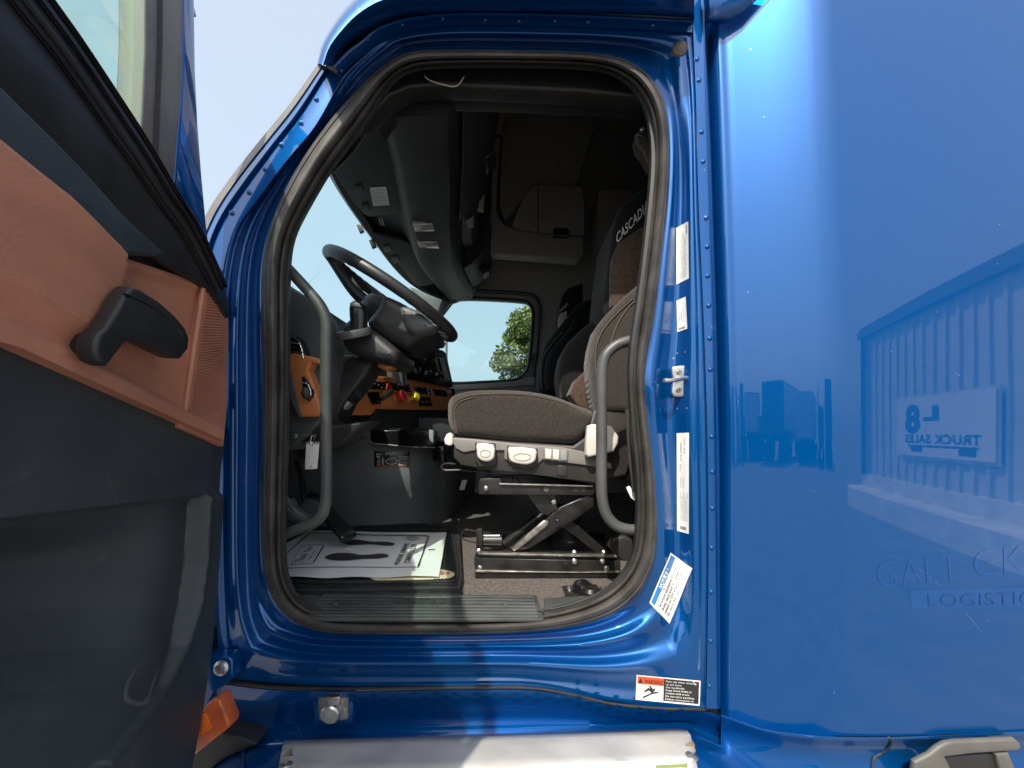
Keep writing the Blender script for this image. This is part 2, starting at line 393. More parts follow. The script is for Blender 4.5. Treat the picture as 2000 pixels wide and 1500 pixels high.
# ---- door opening: three closed curves traced once, all close to the side plane
S0 = [[(775,142),(815,127),(900,122),(1000,122),(1130,125),(1190,134),(1235,158)],
      [(1235,158),(1262,195),(1277,250),(1280,320),(1270,440),(1256,560),(1243,650),(1237,700),(1238,780),(1246,870),(1252,960),(1251,1040),(1243,1090),(1222,1128)],
      [(1222,1128),(1185,1160),(1130,1185),(1050,1203),(900,1211),(700,1210),(625,1200),(578,1178)],
      [(578,1178),(555,1140),(548,1080),(550,960),(554,800),(556,620),(557,520),(566,460),(597,400),(639,328),(680,275),(725,210),(750,167),(775,142)]]
S1 = [[(768,113),(800,101),(840,97),(1000,98),(1130,101),(1210,112),(1258,135)],
      [(1258,135),(1290,175),(1305,230),(1309,310),(1304,400),(1292,500),(1278,620),(1264,690),(1259,740),(1263,800),(1273,880),(1281,960),(1284,1040),(1278,1100),(1256,1150)],
      [(1256,1150),(1215,1190),(1150,1217),(1060,1232),(950,1238),(800,1239),(650,1237),(595,1226),(550,1200)],
      [(550,1200),(524,1155),(512,1090),(511,960),(514,800),(513,700),(510,600),(513,500),(538,412),(580,328),(632,250),(690,182),(730,140),(768,113)]]
OO = [[(715,105),(745,80),(800,60),(900,50),(1150,54),(1352,64)],
      [(1352,64),(1358,200),(1363,400),(1372,600),(1380,850),(1382,1100),(1378,1382)],
      [(1378,1382),(1290,1380),(1200,1370),(1100,1352),(1000,1340),(800,1340),(600,1338),(440,1325)],
      [(440,1325),(425,1250),(418,1100),(418,800),(425,620),(440,500),(462,440),(504,385),(560,310),(616,245),(670,150),(715,105)]]
NS = 64
def ring(segs):
    out = []
    for s in segs:
        out += resample(catmull([Vector((x, y, 0)) for x, y in s], 8), NS)[:-1]
    return out
r0, r1, r2 = ring(S0), ring(S1), ring(OO)
NR = len(r0)
def relax(r, it):
    for _ in range(it): r = [(r[i-1]+r[i]*2+r[(i+1) % len(r)])/4 for i in range(len(r))]
    return r
r0 = relax(r0, 3); r1 = relax(r1, 3)
def smooth01(t): t = max(0, min(1, t)); return t*t*(3-2*t)
def gauss(x, c, s): return math.exp(-((x-c)/s)**2)
def segw(i):   # weights top, right, bottom, left at ring index
    q = i/(NS-1); k = int(q); f = q-k; w_ = [0]*4
    e = .10
    a = 1 if f > e else .5+.5*smooth01(f/e)-0
    w_[k % 4] = 1
    if f < e: w_[k % 4] = .5+.5*smooth01(f/e); w_[(k-1) % 4] = 1-w_[k % 4]
    if f > 1-e: w_[k % 4] = .5+.5*smooth01((1-f)/e); w_[(k+1) % 4] = 1-w_[k % 4]
    return w_
def side_depth(u, i):
    wt, wr, wb, wl = segw(i)
    top = .004+.030*smooth01(u/.28)*(1-smooth01((u-.40)/.25))-.008*smooth01((u-.55)/.2)
    p = r1[i]
    lab = smooth01((p.y-180)/200)*smooth01((1230-p.y)/150)
    right = .004+.014*gauss(u, .0, .2)+lab*.042*smooth01((u-.08)/.28)*(1-smooth01((u-.42)/.36))-.008*smooth01((u-.8)/.12)+.014*(1-lab)*gauss(u, .3, .15)
    right += -.012*gauss(p.y, 745, 55)*gauss(u, .12, .2)
    bot = .004+.022*smooth01(u/.10)*(1-smooth01((u-.13)/.12))-.012*gauss(u, .24, .07)+.016*gauss(u, .40, .08)-.014*gauss(u, .56, .08)+.012*smooth01((u-.66)/.2)
    left = .006+.026*smooth01(u/.22)*(1-smooth01((u-.3)/.25))-.008*gauss(u, .55, .12)+.010*gauss(u, .76, .12)-.004*smooth01((u-.8)/.2)
    left += .006*gauss(p.y, 660, 60)*gauss(u, .4, .3)
    return top*wt+right*wr+bot*wb+left*wl
rows = []
NU = 40
for k in range(NU+1):
    u = k/NU
    rows.append([P(*(r1[i].lerp(r2[i], u)).xy, side_depth(u, i)) for i in range(NR)])
rows.append([p+Vector((0, .02, 0)) for p in rows[-1]])
V, Fc = loft(rows, True); cab_side = mk('cab_side_panel', V, Fc, 'paint', truck, smooth=60)

# weather strip: triple-lipped rubber all round
rows = []
prof = [(0, .03), (0, .004), (.05, -.004), (.14, -.010), (.22, -.006), (.26, .0), (.32, -.010), (.42, -.020), (.55, -.026), (.68, -.024), (.78, -.018), (.82, -.014), (.87, -.016), (.95, -.010), (1.0, .004), (1.0, .02)]
for u, y in prof: rows.append([P(*(r0[i].lerp(r1[i], u)).xy, y) for i in range(NR)])
V, Fc = loft(rows, True); mk('door_seal', V, Fc, 'seal_dusty', cab_side, smooth=70)
# inner black lip of the seal, deeper
rows = []
ctr0 = Vector((905, 660, 0))
for off, y in [(0, .012), (-7, .014), (-9, .022), (-5, .03), (-10, .034), (-12, .045), (-6, .055), (30, .06)]:
    rr = []
    for i in range(NR):
        t = (r0[(i+1) % NR]-r0[i-1]).normalized(); nrm = Vector((t.y, -t.x, 0)); p = r0[i]+nrm*off; rr.append(P(p.x, p.y, y))
    rows.append(rr)
V, Fc = loft(rows, True); mk('inner_seal_lip', V, Fc, 'seal_black', cab_side, smooth=60)
# small seal pin holes and joints
for (x, y) in [(700,252),(917,100),(1047,98),(1283,300),(1290,545),(1271,595),(1262,693),(1279,822),(1280,938),(1284,1070),(1120,1222),(610,325),(640,286)]:
    pass
# dark inner liner of the side wall so that no light leaks round the opening
out = [r1[i].lerp(r2[i], .85) for i in range(NR)]
rows = [[P(r0[i].x, r0[i].y, .06) for i in range(NR)], [P(out[i].x, out[i].y, .065) for i in range(NR)]]
V, Fc = loft(rows, True); mk('inner_side_lining', V, Fc, 'headliner', truck)

# ---- riveted flange beyond the seam
def offs(k, i):
    return k
flt = []
def strip(name, base, dx, Y0s, m='paint', parent=truck, smooth=50):
    rows = []
    for (ox, oy), y in zip(dx, Y0s): rows.append([P(p[0]+ox, p[1]+oy, y) for p in base])
    V, Fc = loft(rows); return mk(name, V, Fc, m, parent, smooth=smooth)
topseam = resample(catmull([Vector((x, y, 0)) for x, y in [(664,152),(690,124),(715,105),(745,80),(800,60),(900,50),(1050,51),(1150,54),(1352,64)]], 8), 60)
def trow(dy, Y, dxl=0): return [P(p.x-dxl*(1-i/59)**2*1.0, p.y-dy+0*(i), Y) for i, p in enumerate(topseam)]
rows = [trow(-1, .004, 0), trow(1, -.010, 1), trow(17, -.011, 6), trow(20, -.018, 9), trow(24, -.022, 12), trow(27, -.016, 14)]
V, Fc = loft(rows); top_flange = mk('roof_flange', V, Fc, 'paint', truck, smooth=30)
RL = [([(650,130),(662,108),(685,85),(720,62),(760,42),(800,33),(900,26),(1150,28),(1356,37)], -.010),
      ([(648,130),(660,106),(683,81),(717,57),(757,37),(800,27),(900,21),(1150,23),(1356,33)], -.030),
      ([(640,128),(652,100),(676,72),(708,46),(752,24),(800,14),(900,8),(1150,8),(1356,14)], -.075),
      ([(631,126),(643,92),(668,58),(700,26),(745,0),(800,-10),(900,-18),(1150,-18),(1356,-12)], -.105),
      ([(624,125),(636,88),(660,50),(690,18),(727,-12),(800,-40),(900,-50),(1150,-52),(1356,-45)], -.105),
      ([(620,124),(630,86),(654,46),(681,12),(716,-20),(785,-60),(900,-110),(1150,-115),(1356,-110)], -.06),
      ([(618,124),(628,86),(650,46),(676,12),(712,-20),(780,-60),(890,-150),(1150,-200),(1356,-200)], .12)]
rows = [[P(p.x, p.y, Y) for p in resample(catmull([Vector((x, y, 0)) for x, y in l_], 6), 60)] for l_, Y in RL]
V, Fc = loft(rows); roof = mk('roof_panel', V, Fc, 'paint', truck, smooth=60)
# right flange, gutter
right = resample(catmull([Vector((x, y, 0)) for x, y in [(1350,-200),(1351,-60),(1352,40),(1358,200),(1363,400),(1372,600),(1380,850),(1382,1100),(1378,1384)]], 8), 50)
def lerpw(t, pts):
    for (a, va), (b, vb) in zip(pts, pts[1:]):
        if t <= b: return va+(vb-va)*(t-a)/(b-a)
    return pts[-1][1]
def gx(y, key):
    T = {'strip': [(0,1374),(100,1376),(300,1384),(600,1394),(900,1399),(1380,1404)],
         'g0': [(0,1378),(100,1379),(300,1388),(600,1398),(900,1405),(1380,1407)],
         'g1': [(0,1391),(100,1393),(300,1402),(600,1413),(900,1420),(1380,1418)]}[key]
    return lerpw(y, T)
rows = [[P(p.x+.5, p.y, .004) for p in right], [P(p.x+1.5, p.y, -.010) for p in right], [P(gx(p.y, 'strip')-2, p.y, -.012) for p in right],
        [P(gx(p.y, 'strip')+1, p.y, -.020) for p in right], [P(gx(p.y, 'g0'), p.y, -.016) for p in right], [P(gx(p.y, 'g0')+2, p.y, .03) for p in right]]
V, Fc = loft(rows); right_flange = mk('rear_flange', V, Fc, 'paint', truck, smooth=50)
GY = [-200+ i*(1405+200)/60 for i in range(61)]
rows = [[P(gx(y, 'g0')-6, y, .028) for y in GY], [P(gx(y, 'g0')+3, y, .034) for y in GY], [P(gx(y, 'g1')+12, y, .03) for y in GY]]
V, Fc = loft(rows); mk('drip_channel', V, Fc, 'paint', truck, smooth=50)

# ---- A pillar and windscreen trim
st = [  # seam, strip inner, valley, crest, shoulder, trim inner, trim outer
 [(668,150),(645,138),(642,136),(637,132),(633,129),(630,127),(623,122)],
 [(616,245),(591,226),(587,223),(581,218),(576,214),(572,211),(564,205)],
 [(560,313),(537,295),(533,292),(527,287),(521,283),(517,280),(508,273)],
 [(504,388),(481,371),(477,368),(470,363),(463,358),(459,355),(449,348)],
 [(462,447),(438,437),(434,434),(427,429),(421,424),(417,420),(406,412)],
 [(440,505),(414,500),(410,498),(403,494),(396,490),(392,487),(378,480)],
 [(428,600),(404,600),(400,600),(392,600),(386,600),(380,600),(366,600)]]
Ys = [-.010, -.012, -.004, -.016, .0, .012, .07]
cols = []
for c in range(7):
    cols.append(resample([Vector((*s[c], 0)) for s in st] if False else catmull([Vector((*s[c], 0)) for s in st], 6), 50))
def crow(c, Y): return [P(p.x, p.y, Y) for p in cols[c]]
V, Fc = loft([crow(0, .004), crow(0, Ys[0]), crow(1, Ys[1]), crow(2, Ys[2]), crow(3, Ys[3]), crow(4, Ys[4]), crow(5, Ys[5])]); pillar = mk('windscreen_pillar', V, Fc, 'paint', truck, smooth=70)
V, Fc = loft([crow(5, .015), crow(5, .004), crow(6, .03), crow(6, .09)]); mk('pillar_trim', V, Fc, 'trim_grey', pillar, smooth=60)
# overlap plate joint
V, Fc = tube([P(x, y, -.020) for x, y in [(622,122),(630,124),(636,131),(646,138),(656,144),(666,151)]], .0012, 6); mk('joint_line', V, Fc, 'seal_black', pillar)

# ---- rivets
def dome(r): return [(r*1.15, -.001), (r*1.15, .0004), (r, .0006), (r*.92, r*.35), (r*.6, r*.6), (r*.2, r*.68)]
surf_body = caster(cab_side, right_flange, top_flange, pillar)
riv = None
for (x, y) in [(1361,116),(1365,157),(1370,258),(1373,316),(1379,426),(1381,482),(1382,539),(1384,597),(1386,661),(1387,722),(1390,853),(1391,922),(1391,993),(1390,1070),(1389,1156),(1388,1252),(1386,1340),
               (719,78),(785,47),(864,36),(947,38),(1013,40),(1083,40),(1148,42),(1274,48),(1345,54),(666,137),(618,194),(588,240),(549,283),(518,331),(486,376),(452,416)]:
    h, n = surf_body(x, y)
    if riv is None:
        V, Fc = lathe(dome(.0058), (0, 0, -H), (0, 0, 1), 14); riv = mk('rivet', V, Fc, 'paint', cab_side); riv.location = (0, 0, 0); o = riv
    else: o = riv.copy(); C.objects.link(o); o.parent = cab_side
    o.matrix_local = Matrix.Translation(Vector((h.x, h.y, h.z+H))) @ n.to_track_quat('Z', 'Y').to_matrix().to_4x4()
# rubber door bumper
h, n = surf_body(1328, 95)
V, Fc = lathe([(.020, -.004), (.019, .003), (.016, .006), (.010, .012), (.004, .0135)], h, n, 28); mk('door_bumper', V, Fc, 'trim_grey', cab_side)

# ---- striker
h, n = surf_body(1327, 745); hY = h.y
pl = [(1316,716),(1338,714),(1341,722),(1338,735),(1341,746),(1338,756),(1340,768),(1336,774),(1318,774),(1313,768),(1314,752),(1317,745),(1314,736),(1313,722)]
stk = slab('striker', pl, hY-.012, hY-.0, 'metal_bright', cab_side, r=.002, sp=3)
V, Fc = tube([P(1296,743,hY-.06), P(1310,743,hY-.055), P(1325,741,hY-.04), P(1339,738,hY-.02), P(1343,745,hY-.01)], .0055, 12); mk('striker_loop', V, Fc, 'metal_bright', stk) if False else mk('striker_loop', V, Fc, 'metal_bright', cab_side)
V, Fc = tube([P(1340,744,hY-.012), P(1352,744,hY-.010)], .0015, 8); mk('striker_pin', V, Fc, 'metal_bright', cab_side)
for (x, y) in [(1326,727),(1325,762)]:
    V, Fc = lathe([(.0065, 0), (.0065, .004), (.005, .0055), (.0022, .0055), (.002, .002)], P(x, y, hY-.012), (0, -1, 0), 16); mk('striker_screw', V, Fc, 'metal_worn', cab_side)
for (x, y) in [(1323,690),(1338,688),(1315,700),(1323,798),(1341,797)]:
    h, n = surf_body(x, y); V, Fc = lathe([(.0026, 0), (.0024, .0012)], h, n, 10); mk('screw_head', V, Fc, 'metal_bright', cab_side)

# ---- labels on the body
FINE = ['THIS VEHICLE CONFORMS TO ALL APPLICABLE', 'FEDERAL MOTOR VEHICLE SAFETY STANDARDS', 'IN EFFECT ON THE DATE OF MANUFACTURE', 'GVWR  GAWR  TIRE  RIM  COLD PRESSURE', 'EMISSION CONTROL INFORMATION', 'VEHICLE IDENTIFICATION NUMBER', 'TYPE: TRUCK TRACTOR', 'MAINTAIN PER OWNER MANUAL']
lb, q = decal('certification_label', [(1321,556),(1320,446),(1345,432),(1346,544)], surf_body, 'label_white', cab_side, 14, 6)
text_on('fine_print', q, surf_body, [(FINE[i], .06, .88-.07*(i % 3), .16+i*.115, .24+i*.115) for i in range(6)]+[(None, .80, .95, .84, .92)], 'grey_print', lb)
lb, q = decal('code_label', [(1323,649),(1321,588),(1340,579),(1343,642)], surf_body, 'label_white', cab_side, 8, 4)
text_on('fine_print', q, surf_body, [(FINE[5], .32, .62, .2, .34), (FINE[6], .32, .6, .42, .55), (None, .06, .1, .12, .82)], 'grey_print', lb)
lb, q = decal('tyre_and_rim_label', [(1322,1036),(1322,846),(1346,845),(1346,1043)], surf_body, 'label_white', cab_side, 18, 5)
text_on('fine_print', q, surf_body, [(FINE[i], .12, .36+.04*(i % 2), .12+i*.14, .21+i*.14) for i in range(6)]+[(FINE[6], .45, .55, .3, .42), (FINE[6], .45, .55, .5, .62), ('13,200', .62, .68, .25, .4), ('34,000', .72, .9, .3, .42), ('LB  KG', .8, .95, .6, .72), (None, .03, .06, .3, .8)], 'grey_print', lb)
# NOTICE label
NQ = [(1268,1177),(1309,1079),(1353,1110),(1307,1218)]
lb, q = decal('notice_label', NQ, surf_body, 'label_white', cab_side, 14, 8)
text_on('blue_band', q, surf_body, [(None, .04, .97, .05, .24)], 'label_blue', lb, off=.0017)
text_on('notice_heading', q, surf_body, [('NOTICE', .36, .66, .08, .21, .02)], 'label_white', lb, off=.0024)
text_on('notice_text', q, surf_body, [('To avoid excessive battery', .08, .84, .34, .44, .008), ('draw, turn load disconnect', .08, .84, .48, .58, .008), ('switch to OFF when parked', .08, .80, .62, .72, .008), ('for more than one day.', .08, .66, .76, .86, .008)], 'ink', lb)
# WARNING label
WQ = [(1243,1317),(1368,1329),(1366,1378),(1241,1366)]
lb, q = decal('warning_label', WQ, surf_body, 'label_white', cab_side, 14, 6)
text_on('orange_band', q, surf_body, [(None, .02, .43, .05, .34)], 'label_orange', lb, off=.0017)
text_on('black_field', q, surf_body, [(None, .43, .98, .05, .93)], 'ink', lb, off=.0017)
text_on('warning_heading', q, surf_body, [('WARNING', .12, .41, .13, .29, .02)], 'ink', lb, off=.0024)
shape_on('falling_man_pictogram', [[(.03,.30),(.065,.09),(.10,.30)],
   [(.10,.86),(.24,.66),(.20,.56),(.14,.66),(.12,.63),(.19,.47),(.24,.50),(.27,.62),(.34,.58),(.35,.63),(.26,.70),(.12,.90)],
   [(.255,.60),(.20,.40),(.215,.37),(.29,.58)], [(.262,.52),(.275,.46),(.30,.50),(.29,.56)]], q, surf_body, 'ink', lb)
text_on('warning_text', q, surf_body, [(t, .46, .46+.5*w_, .09+i*.118, .165+i*.118, .012) for i, (t, w_) in enumerate([('Face cab when climbing', .95), ('up and down.', .5), ('Use handholds.', .6), ('Keep three limbs in', .8), ('contact with truck.', .75), ('Do not carry anything.', .9), ("Follow instructions in", .88)])], 'label_white', lb, off=.0026)

# ---- sleeper side (behind the drip channel)
def sl_profile(w_):
    # w_ 0..1 across the chamfered leading edge
    pass
SY = [-240+i*1660/80 for i in range(81)]
def sl_bottom(x): return lerpw(x, [(1400,1392),(1415,1396),(1440,1405),(1500,1424),(1560,1432),(1600,1436),(1735,1438),(2000,1428),(3000,1400)])
prof_s = [(0, .03), (0, .0), (.004, -.008), (.010, -.012), (.018, -.011), (.03, -.016)]
for k in range(1, 15):
    t = k/14; prof_s.append((.03+.150*t, -.016-.060*t-.014*math.sin(t*math.pi*.5)))
for k in range(1, 9):
    t = k/8; prof_s.append((.18+.05*t, -.090-.010*math.sin(t*math.pi/2)))
prof_s += [(.30, -.1015), (.40, -.103), (.55, -.104), (.8, -.105), (1.2, -.105), (1.7, -.105)]
rows = []
for dx, Y in prof_s:
    r_ = []
    for j, yy in enumerate(SY):
        xe = P(gx(max(0, yy), 'g1')-1, 0, .0).x; X = xe+dx
        px = 1000+X*F/(1+Y); zb = (845-sl_bottom(px))*(1+Y)/F; zt = 1.55
        z = zt+(zb-zt)*j/80; r_.append(Vector((X, Y, z)))
    rows.append(r_)
rows2 = rows
V, Fc = loft(rows); sleeper = mk('sleeper_panel', V, Fc, 'paint_side', truck, smooth=50)
# bright rolled lower edge, fairing under it
edge = [(1408,1394),(1430,1401),(1460,1412),(1500,1424),(1550,1431),(1600,1436),(1670,1438),(1735,1438),(1850,1434),(2000,1427),(2300,1415)]
def slY(x): return lerpw(x, [(1400,.01),(1415,-.012),(1600,-.10),(3000,-.108)])
E = resample(catmull([Vector((x, y, 0)) for x, y in edge], 6), 60)
def erow(dy, dY): return [P(p.x, p.y+dy, slY(p.x)+dY) for p in E]
V, Fc = loft([erow(-1, .02), erow(0, .004), erow(2, -.006), erow(5, -.007), erow(9, -.002), erow(18, .010), erow(34, .020), erow(60, .014), erow(110, .0), erow(220, .01)]); fairing = mk('lower_fairing', V, Fc, 'paint', truck, smooth=60)
sf = caster(fairing)
V, Fc = tube([sf(x, y)[0]+Vector((0, -.001, 0)) for x, y in [(1736,1440),(1739,1450),(1732,1462),(1718,1472),(1706,1480),(1702,1500),(1700,1530)]], .0028, 8); mk('fairing_seam', V, Fc, 'seal_black', fairing)
hb = -.128
gh = [(1786,1500),(1787,1490),(1800,1483),(1818,1474),(1835,1460),(1850,1452),(1868,1449),(1960,1445),(1985,1444),(1994,1452),(1998,1462),(1990,1468),(1900,1474),(1848,1480),(1858,1500),(1870,1560),(1780,1560)]
handle2 = slab('fairing_handle', gh, hb, hb+.014, 'fairing_grey', truck, r=.006, sp=0)
slab('handle_upright', [(1946,1474),(1972,1472),(1984,1500),(1990,1560),(1962,1560),(1954,1500)], hb+.003, hb+.02, 'fairing_grey', handle2, r=.005)
slab('recess_shade_slab', [(1846,1478),(1968,1470),(1975,1560),(1860,1560)], hb+.013, hb+.04, 'black_plastic', handle2, r=.003)  # black slab in front of the fairing stands for the recess shade
# roof fairing eyebrow over the gutter
V, Fc = loft([[P(1376,44,.0), P(1390,46,-.01), P(1400,50,-.015), P(1425,42,-.032), P(1455,22,-.048), P(1478,0,-.058), P(1520,-50,-.08)],
              [P(1376,43,-.02), P(1390,44,-.03), P(1400,46,-.022), P(1424,37,-.038), P(1452,18,-.053), P(1474,-4,-.063), P(1516,-54,-.085)],
              [P(1376,40,-.03), P(1388,34,-.045), P(1396,27,-.045), P(1420,20,-.048), P(1445,8,-.057), P(1462,-8,-.066), P(1500,-60,-.088)],
              [P(1376,20,-.04), P(1386,8,-.055), P(1394,-4,-.048), P(1410,-15,-.05), P(1430,-25,-.058), P(1445,-40,-.067), P(1480,-90,-.09)],
              [P(1370,-60,-.05), P(1380,-60,-.055), P(1390,-70,-.05), P(1400,-80,-.05), P(1420,-90,-.058), P(1435,-100,-.067), P(1470,-140,-.09)]])
mk('roof_fairing_edge', V, Fc, 'paint', truck, smooth=70)
# writing left in the paint: faint ghosts
ssl = caster(sleeper)
text_on('ghost_word', [(1708,1090),(1998,1052),(1998,1128),(1718,1160)], ssl, [('GALT', 0, .56, .1, .85)], 'paint_ghost', sleeper, off=.0006)
text_on('ghost_word', [(1708,1090),(1998,1052),(1998,1128),(1718,1160)], ssl, [('CK', .66, 1.02, .1, .85)], 'paint_ghost', sleeper, off=.0006)
V_, q = decal('ghost_band', [(1776,1152),(2040,1146),(2040,1186),(1780,1190)], ssl, 'paint_ghost', sleeper, 8, 2, off=.0004)
text_on('ghost_word', q, ssl, [('LOGISTIC', .13, .92, .2, .85)], 'paint_side', sleeper, off=.0012)

# ---- rocker panel under the door opening
bot = resample(catmull([Vector((x, y, 0)) for x, y in [(380,1330),(440,1334),(520,1344),(600,1347),(700,1348),(850,1346),(1000,1345),(1060,1349),(1120,1360),(1200,1378),(1300,1387),(1380,1389),(1412,1400),(1500,1450)]], 8), 100)
def brow(f, Y):
    out = []
    for p in bot:
        yb = lerpw(p.x, [(380,1455),(480,1462),(560,1448),(1000,1436),(1340,1424),(1360,1436),(1500,1500)])
        out.append(P(p.x, p.y+(yb-p.y)*f, Y))
    return out
V, Fc = loft([brow(-.02, .05), brow(0, .012), brow(.03, .004), brow(.10, .008), brow(.30, .022), brow(.42, .040), brow(.55, .052), brow(.75, .055), brow(.92, .045), brow(1.05, .035)]); rocker = mk('rocker_panel', V, Fc, 'paint', truck, smooth=60)
srk = caster(rocker)
# black joint between the body side and the rocker
V, Fc = tube([P(p.x, p.y-3, .006) for p in bot if 430 < p.x < 1378], .0035, 8, 1); mk('body_joint', V, Fc, 'seal_black', rocker)
# dark ovals painted on as the reflection of the step's tread holes
k = 0; refl_oval = None
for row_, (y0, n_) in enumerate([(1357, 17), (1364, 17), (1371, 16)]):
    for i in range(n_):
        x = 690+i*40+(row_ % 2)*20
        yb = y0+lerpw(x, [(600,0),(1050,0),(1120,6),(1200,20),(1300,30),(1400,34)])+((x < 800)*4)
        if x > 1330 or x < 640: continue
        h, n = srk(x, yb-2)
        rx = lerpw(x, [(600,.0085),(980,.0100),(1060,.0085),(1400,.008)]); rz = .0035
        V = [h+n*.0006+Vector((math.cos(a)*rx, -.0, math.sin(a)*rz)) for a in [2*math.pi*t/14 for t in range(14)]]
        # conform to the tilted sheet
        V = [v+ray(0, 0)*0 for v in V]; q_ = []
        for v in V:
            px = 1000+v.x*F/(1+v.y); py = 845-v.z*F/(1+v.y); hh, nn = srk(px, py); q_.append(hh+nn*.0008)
        mk('painted_reflection_oval', q_, [tuple(range(14))], 'reflection_oval_dark', rocker, smooth=0)
# socket with hinged cap
sp_ = srk(652, 1378)[0].y-.012
soc = slab('power_socket', [(624,1353),(676,1352),(680,1356),(680,1403),(676,1407),(626,1408),(622,1404),(621,1357)], sp_, sp_+.03, 'metal_worn', truck, r=.002)
slab('recess_frame', [(614,1346),(684,1344),(690,1350),(690,1410),(684,1417),(618,1418),(612,1412),(611,1352)], sp_+.006, sp_+.04, 'paint', soc, r=.004)
V, Fc = lathe([(.0255, 0), (.0265, .006), (.0255, .017), (.022, .021), (.004, .022)], P(650, 1386, sp_), (0, -1, -.12), 32); mk('socket_cap', V, Fc, 'metal_bright', soc)
slab('cap_hinge', [(638,1362),(664,1361),(662,1378),(640,1378)], sp_-.02, sp_, 'metal_bright', soc, r=.003)
V, Fc = tube([P(642,1360,sp_-.015), P(662,1359,sp_-.015)], .004, 10); mk('hinge_pin', V, Fc, 'metal_black', soc)
for x, y in [(674,1385),(628,1388)]:
    V, Fc = lathe([(.004, 0), (.0035, .003), (.001, .0035)], P(x, y, sp_), (0, -1, 0), 12); mk('socket_screw', V, Fc, 'metal_bright', soc)

# ---- fairing step below with aluminium tread plate (surfaces lie flat, seen from above)
zs = -.80
def fl(px, py, z=zs): return onfloor(px, py, z)
# shaped blue fairing: top sheet with a fold
tp = [[(395,1515),(440,1480),(480,1464),(560,1446),(700,1442),(1000,1434),(1345,1421),(1365,1436),(1420,1466),(1480,1500),(1560,1545)]]
top_edge = [Vector((x, y, 0)) for x, y in tp[0]]; TE = resample(top_edge, 60)
V, Fc = loft([[P(p.x, p.y, .03)+Vector((0, .02, .0)) for p in TE], [P(p.x, p.y, .02) for p in TE], [P(p.x, p.y+5, .0) for p in TE], [P(p.x, p.y+14, -.035) for p in TE],
              [P(p.x+(0 if p.x > 900 else -10), p.y+60, -.13) for p in TE], [P(p.x+(0 if p.x > 900 else -30), p.y+200, -.22) for p in TE], [P(p.x, p.y+500, -.24) for p in TE]])
tank = mk('step_fairing', V, Fc, 'paint', truck, smooth=45)
stk_ = caster(tank)
# raised blue panel left of the plate
pq = [(484,1466),(556,1460),(548,1540),(492,1560)]
lb, q = decal('fairing_inset', pq, stk_, 'paint', tank, 8, 8, off=.004)
V, Fc = tube([stk_(x, y)[0]+Vector((0, -.004, .004)) for x, y in [(476,1560),(478,1500),(478,1464),(484,1458),(500,1456),(556,1452)]], .004, 8); mk('fairing_fold', V, Fc, 'paint', tank)
V, Fc = tube([stk_(x, y)[0]+Vector((0, -.004, .004)) for x, y in [(1362,1440),(1400,1456),(1440,1478),(1480,1501),(1540,1535)]], .004, 8); mk('fairing_fold', V, Fc, 'paint', tank)
# tread plate: conform grid over fairing with thickness
TL, TR, BR_, BL_ = Vector((558,1449)), Vector((1343,1425)), Vector((1366,1560)), Vector((540,1580))
V = []; nu, nv = 40, 12
for j in range(nv+1):
    for i in range(nu+1):
        u = i/nu; v = j/nv; p = TL.lerp(TR, u).lerp(BL_.lerp(BR_, u), v)
        if i == nu and j == 0: p += Vector((-4, 4))
        h, n = stk_(p.x, p.y+1); V.append(h+Vector((0, -.008-.006*min(1, v*6), .008)))
Fc = [(j*(nu+1)+i, j*(nu+1)+i+1, (j+1)*(nu+1)+i+1, (j+1)*(nu+1)+i) for j in range(nv) for i in range(nu)]
plate = mk('tread_plate', V, Fc, 'aluminium', truck, smooth=50); sm = plate.modifiers.new('thickness', 'SOLIDIFY'); sm.thickness = .006; sm.offset = 0
spl = caster(plate)
for x, y in [(558,1497),(1351,1480)]:
    h, n = spl(x, y); V, Fc = lathe([(.014, .003), (.013, .005), (.006, .007), (.005, .003)], h, n, 20); mk('plate_bolt', V, Fc, 'metal_worn', plate)
for x, y, r_ in [(562,1480,.012),(1350,1461,.010)]:
    h, n = spl(x, y); V = []
    for k in range(16): a = 2*math.pi*k/16; rr = r_*(1+.25*math.sin(3*a+x)); V.append(h+n*.0036+Vector((math.cos(a)*rr, math.sin(a)*rr*.9, math.sin(a)*rr*.55)))
    mk('rust_stain', V, [tuple(range(16))], 'stain', plate, smooth=0)
lb, q = decal('plate_sticker', [(1224,1496),(1346,1490),(1350,1540),(1224,1540)], spl, 'label_white', plate, 6, 3, off=.005)
text_on('sticker_green_edge', q, spl, [(None, .45, .95, .05, .2)], 'leaf', plate, off=.006)

# ---- hinge bracket, marker light
hinge = slab('hinge_bracket', [(400,1283),(446,1284),(453,1290),(454,1322),(449,1332),(420,1350),(398,1385),(392,1385),(390,1300)], -.03, .01, 'paint', truck, r=.004)
V, Fc = lathe([(.0185, 0), (.0185, .003), (.013, .006), (.011, .013), (.004, .0145)], P(433,1304,-.03), (0, -1, .1), 28); mk('hinge_bolt', V, Fc, 'metal_bright', hinge)
ml = slab('marker_light', [(402,1376),(420,1366),(428,1368),(447,1414),(445,1424),(412,1450),(372,1482),(360,1440)], -.09, -.05, 'amber_lens', truck, r=.006)
slab('marker_lens', [(370,1400),(402,1395),(413,1424),(386,1441),(366,1450)], -.0935, -.088, 'amber_bright', ml, r=.001)
for i in range(13):
    x = 372+i*4.6
    V, Fc = tube([P(x-6+i*.3, 1455-i*2.4, -.0945), P(x+8+i*.6, 1397-i*1.2, -.0945)], .0008, 5, 1); mk('lens_rib', V, Fc, 'amber_lens', ml)
slab('lower_shade_slab', [(360,1420),(470,1440),(500,1455),(440,1480),(390,1520),(350,1520)], .0, .1, 'seal_black', truck, r=.004)  # solid black slab put in for the shade under the step

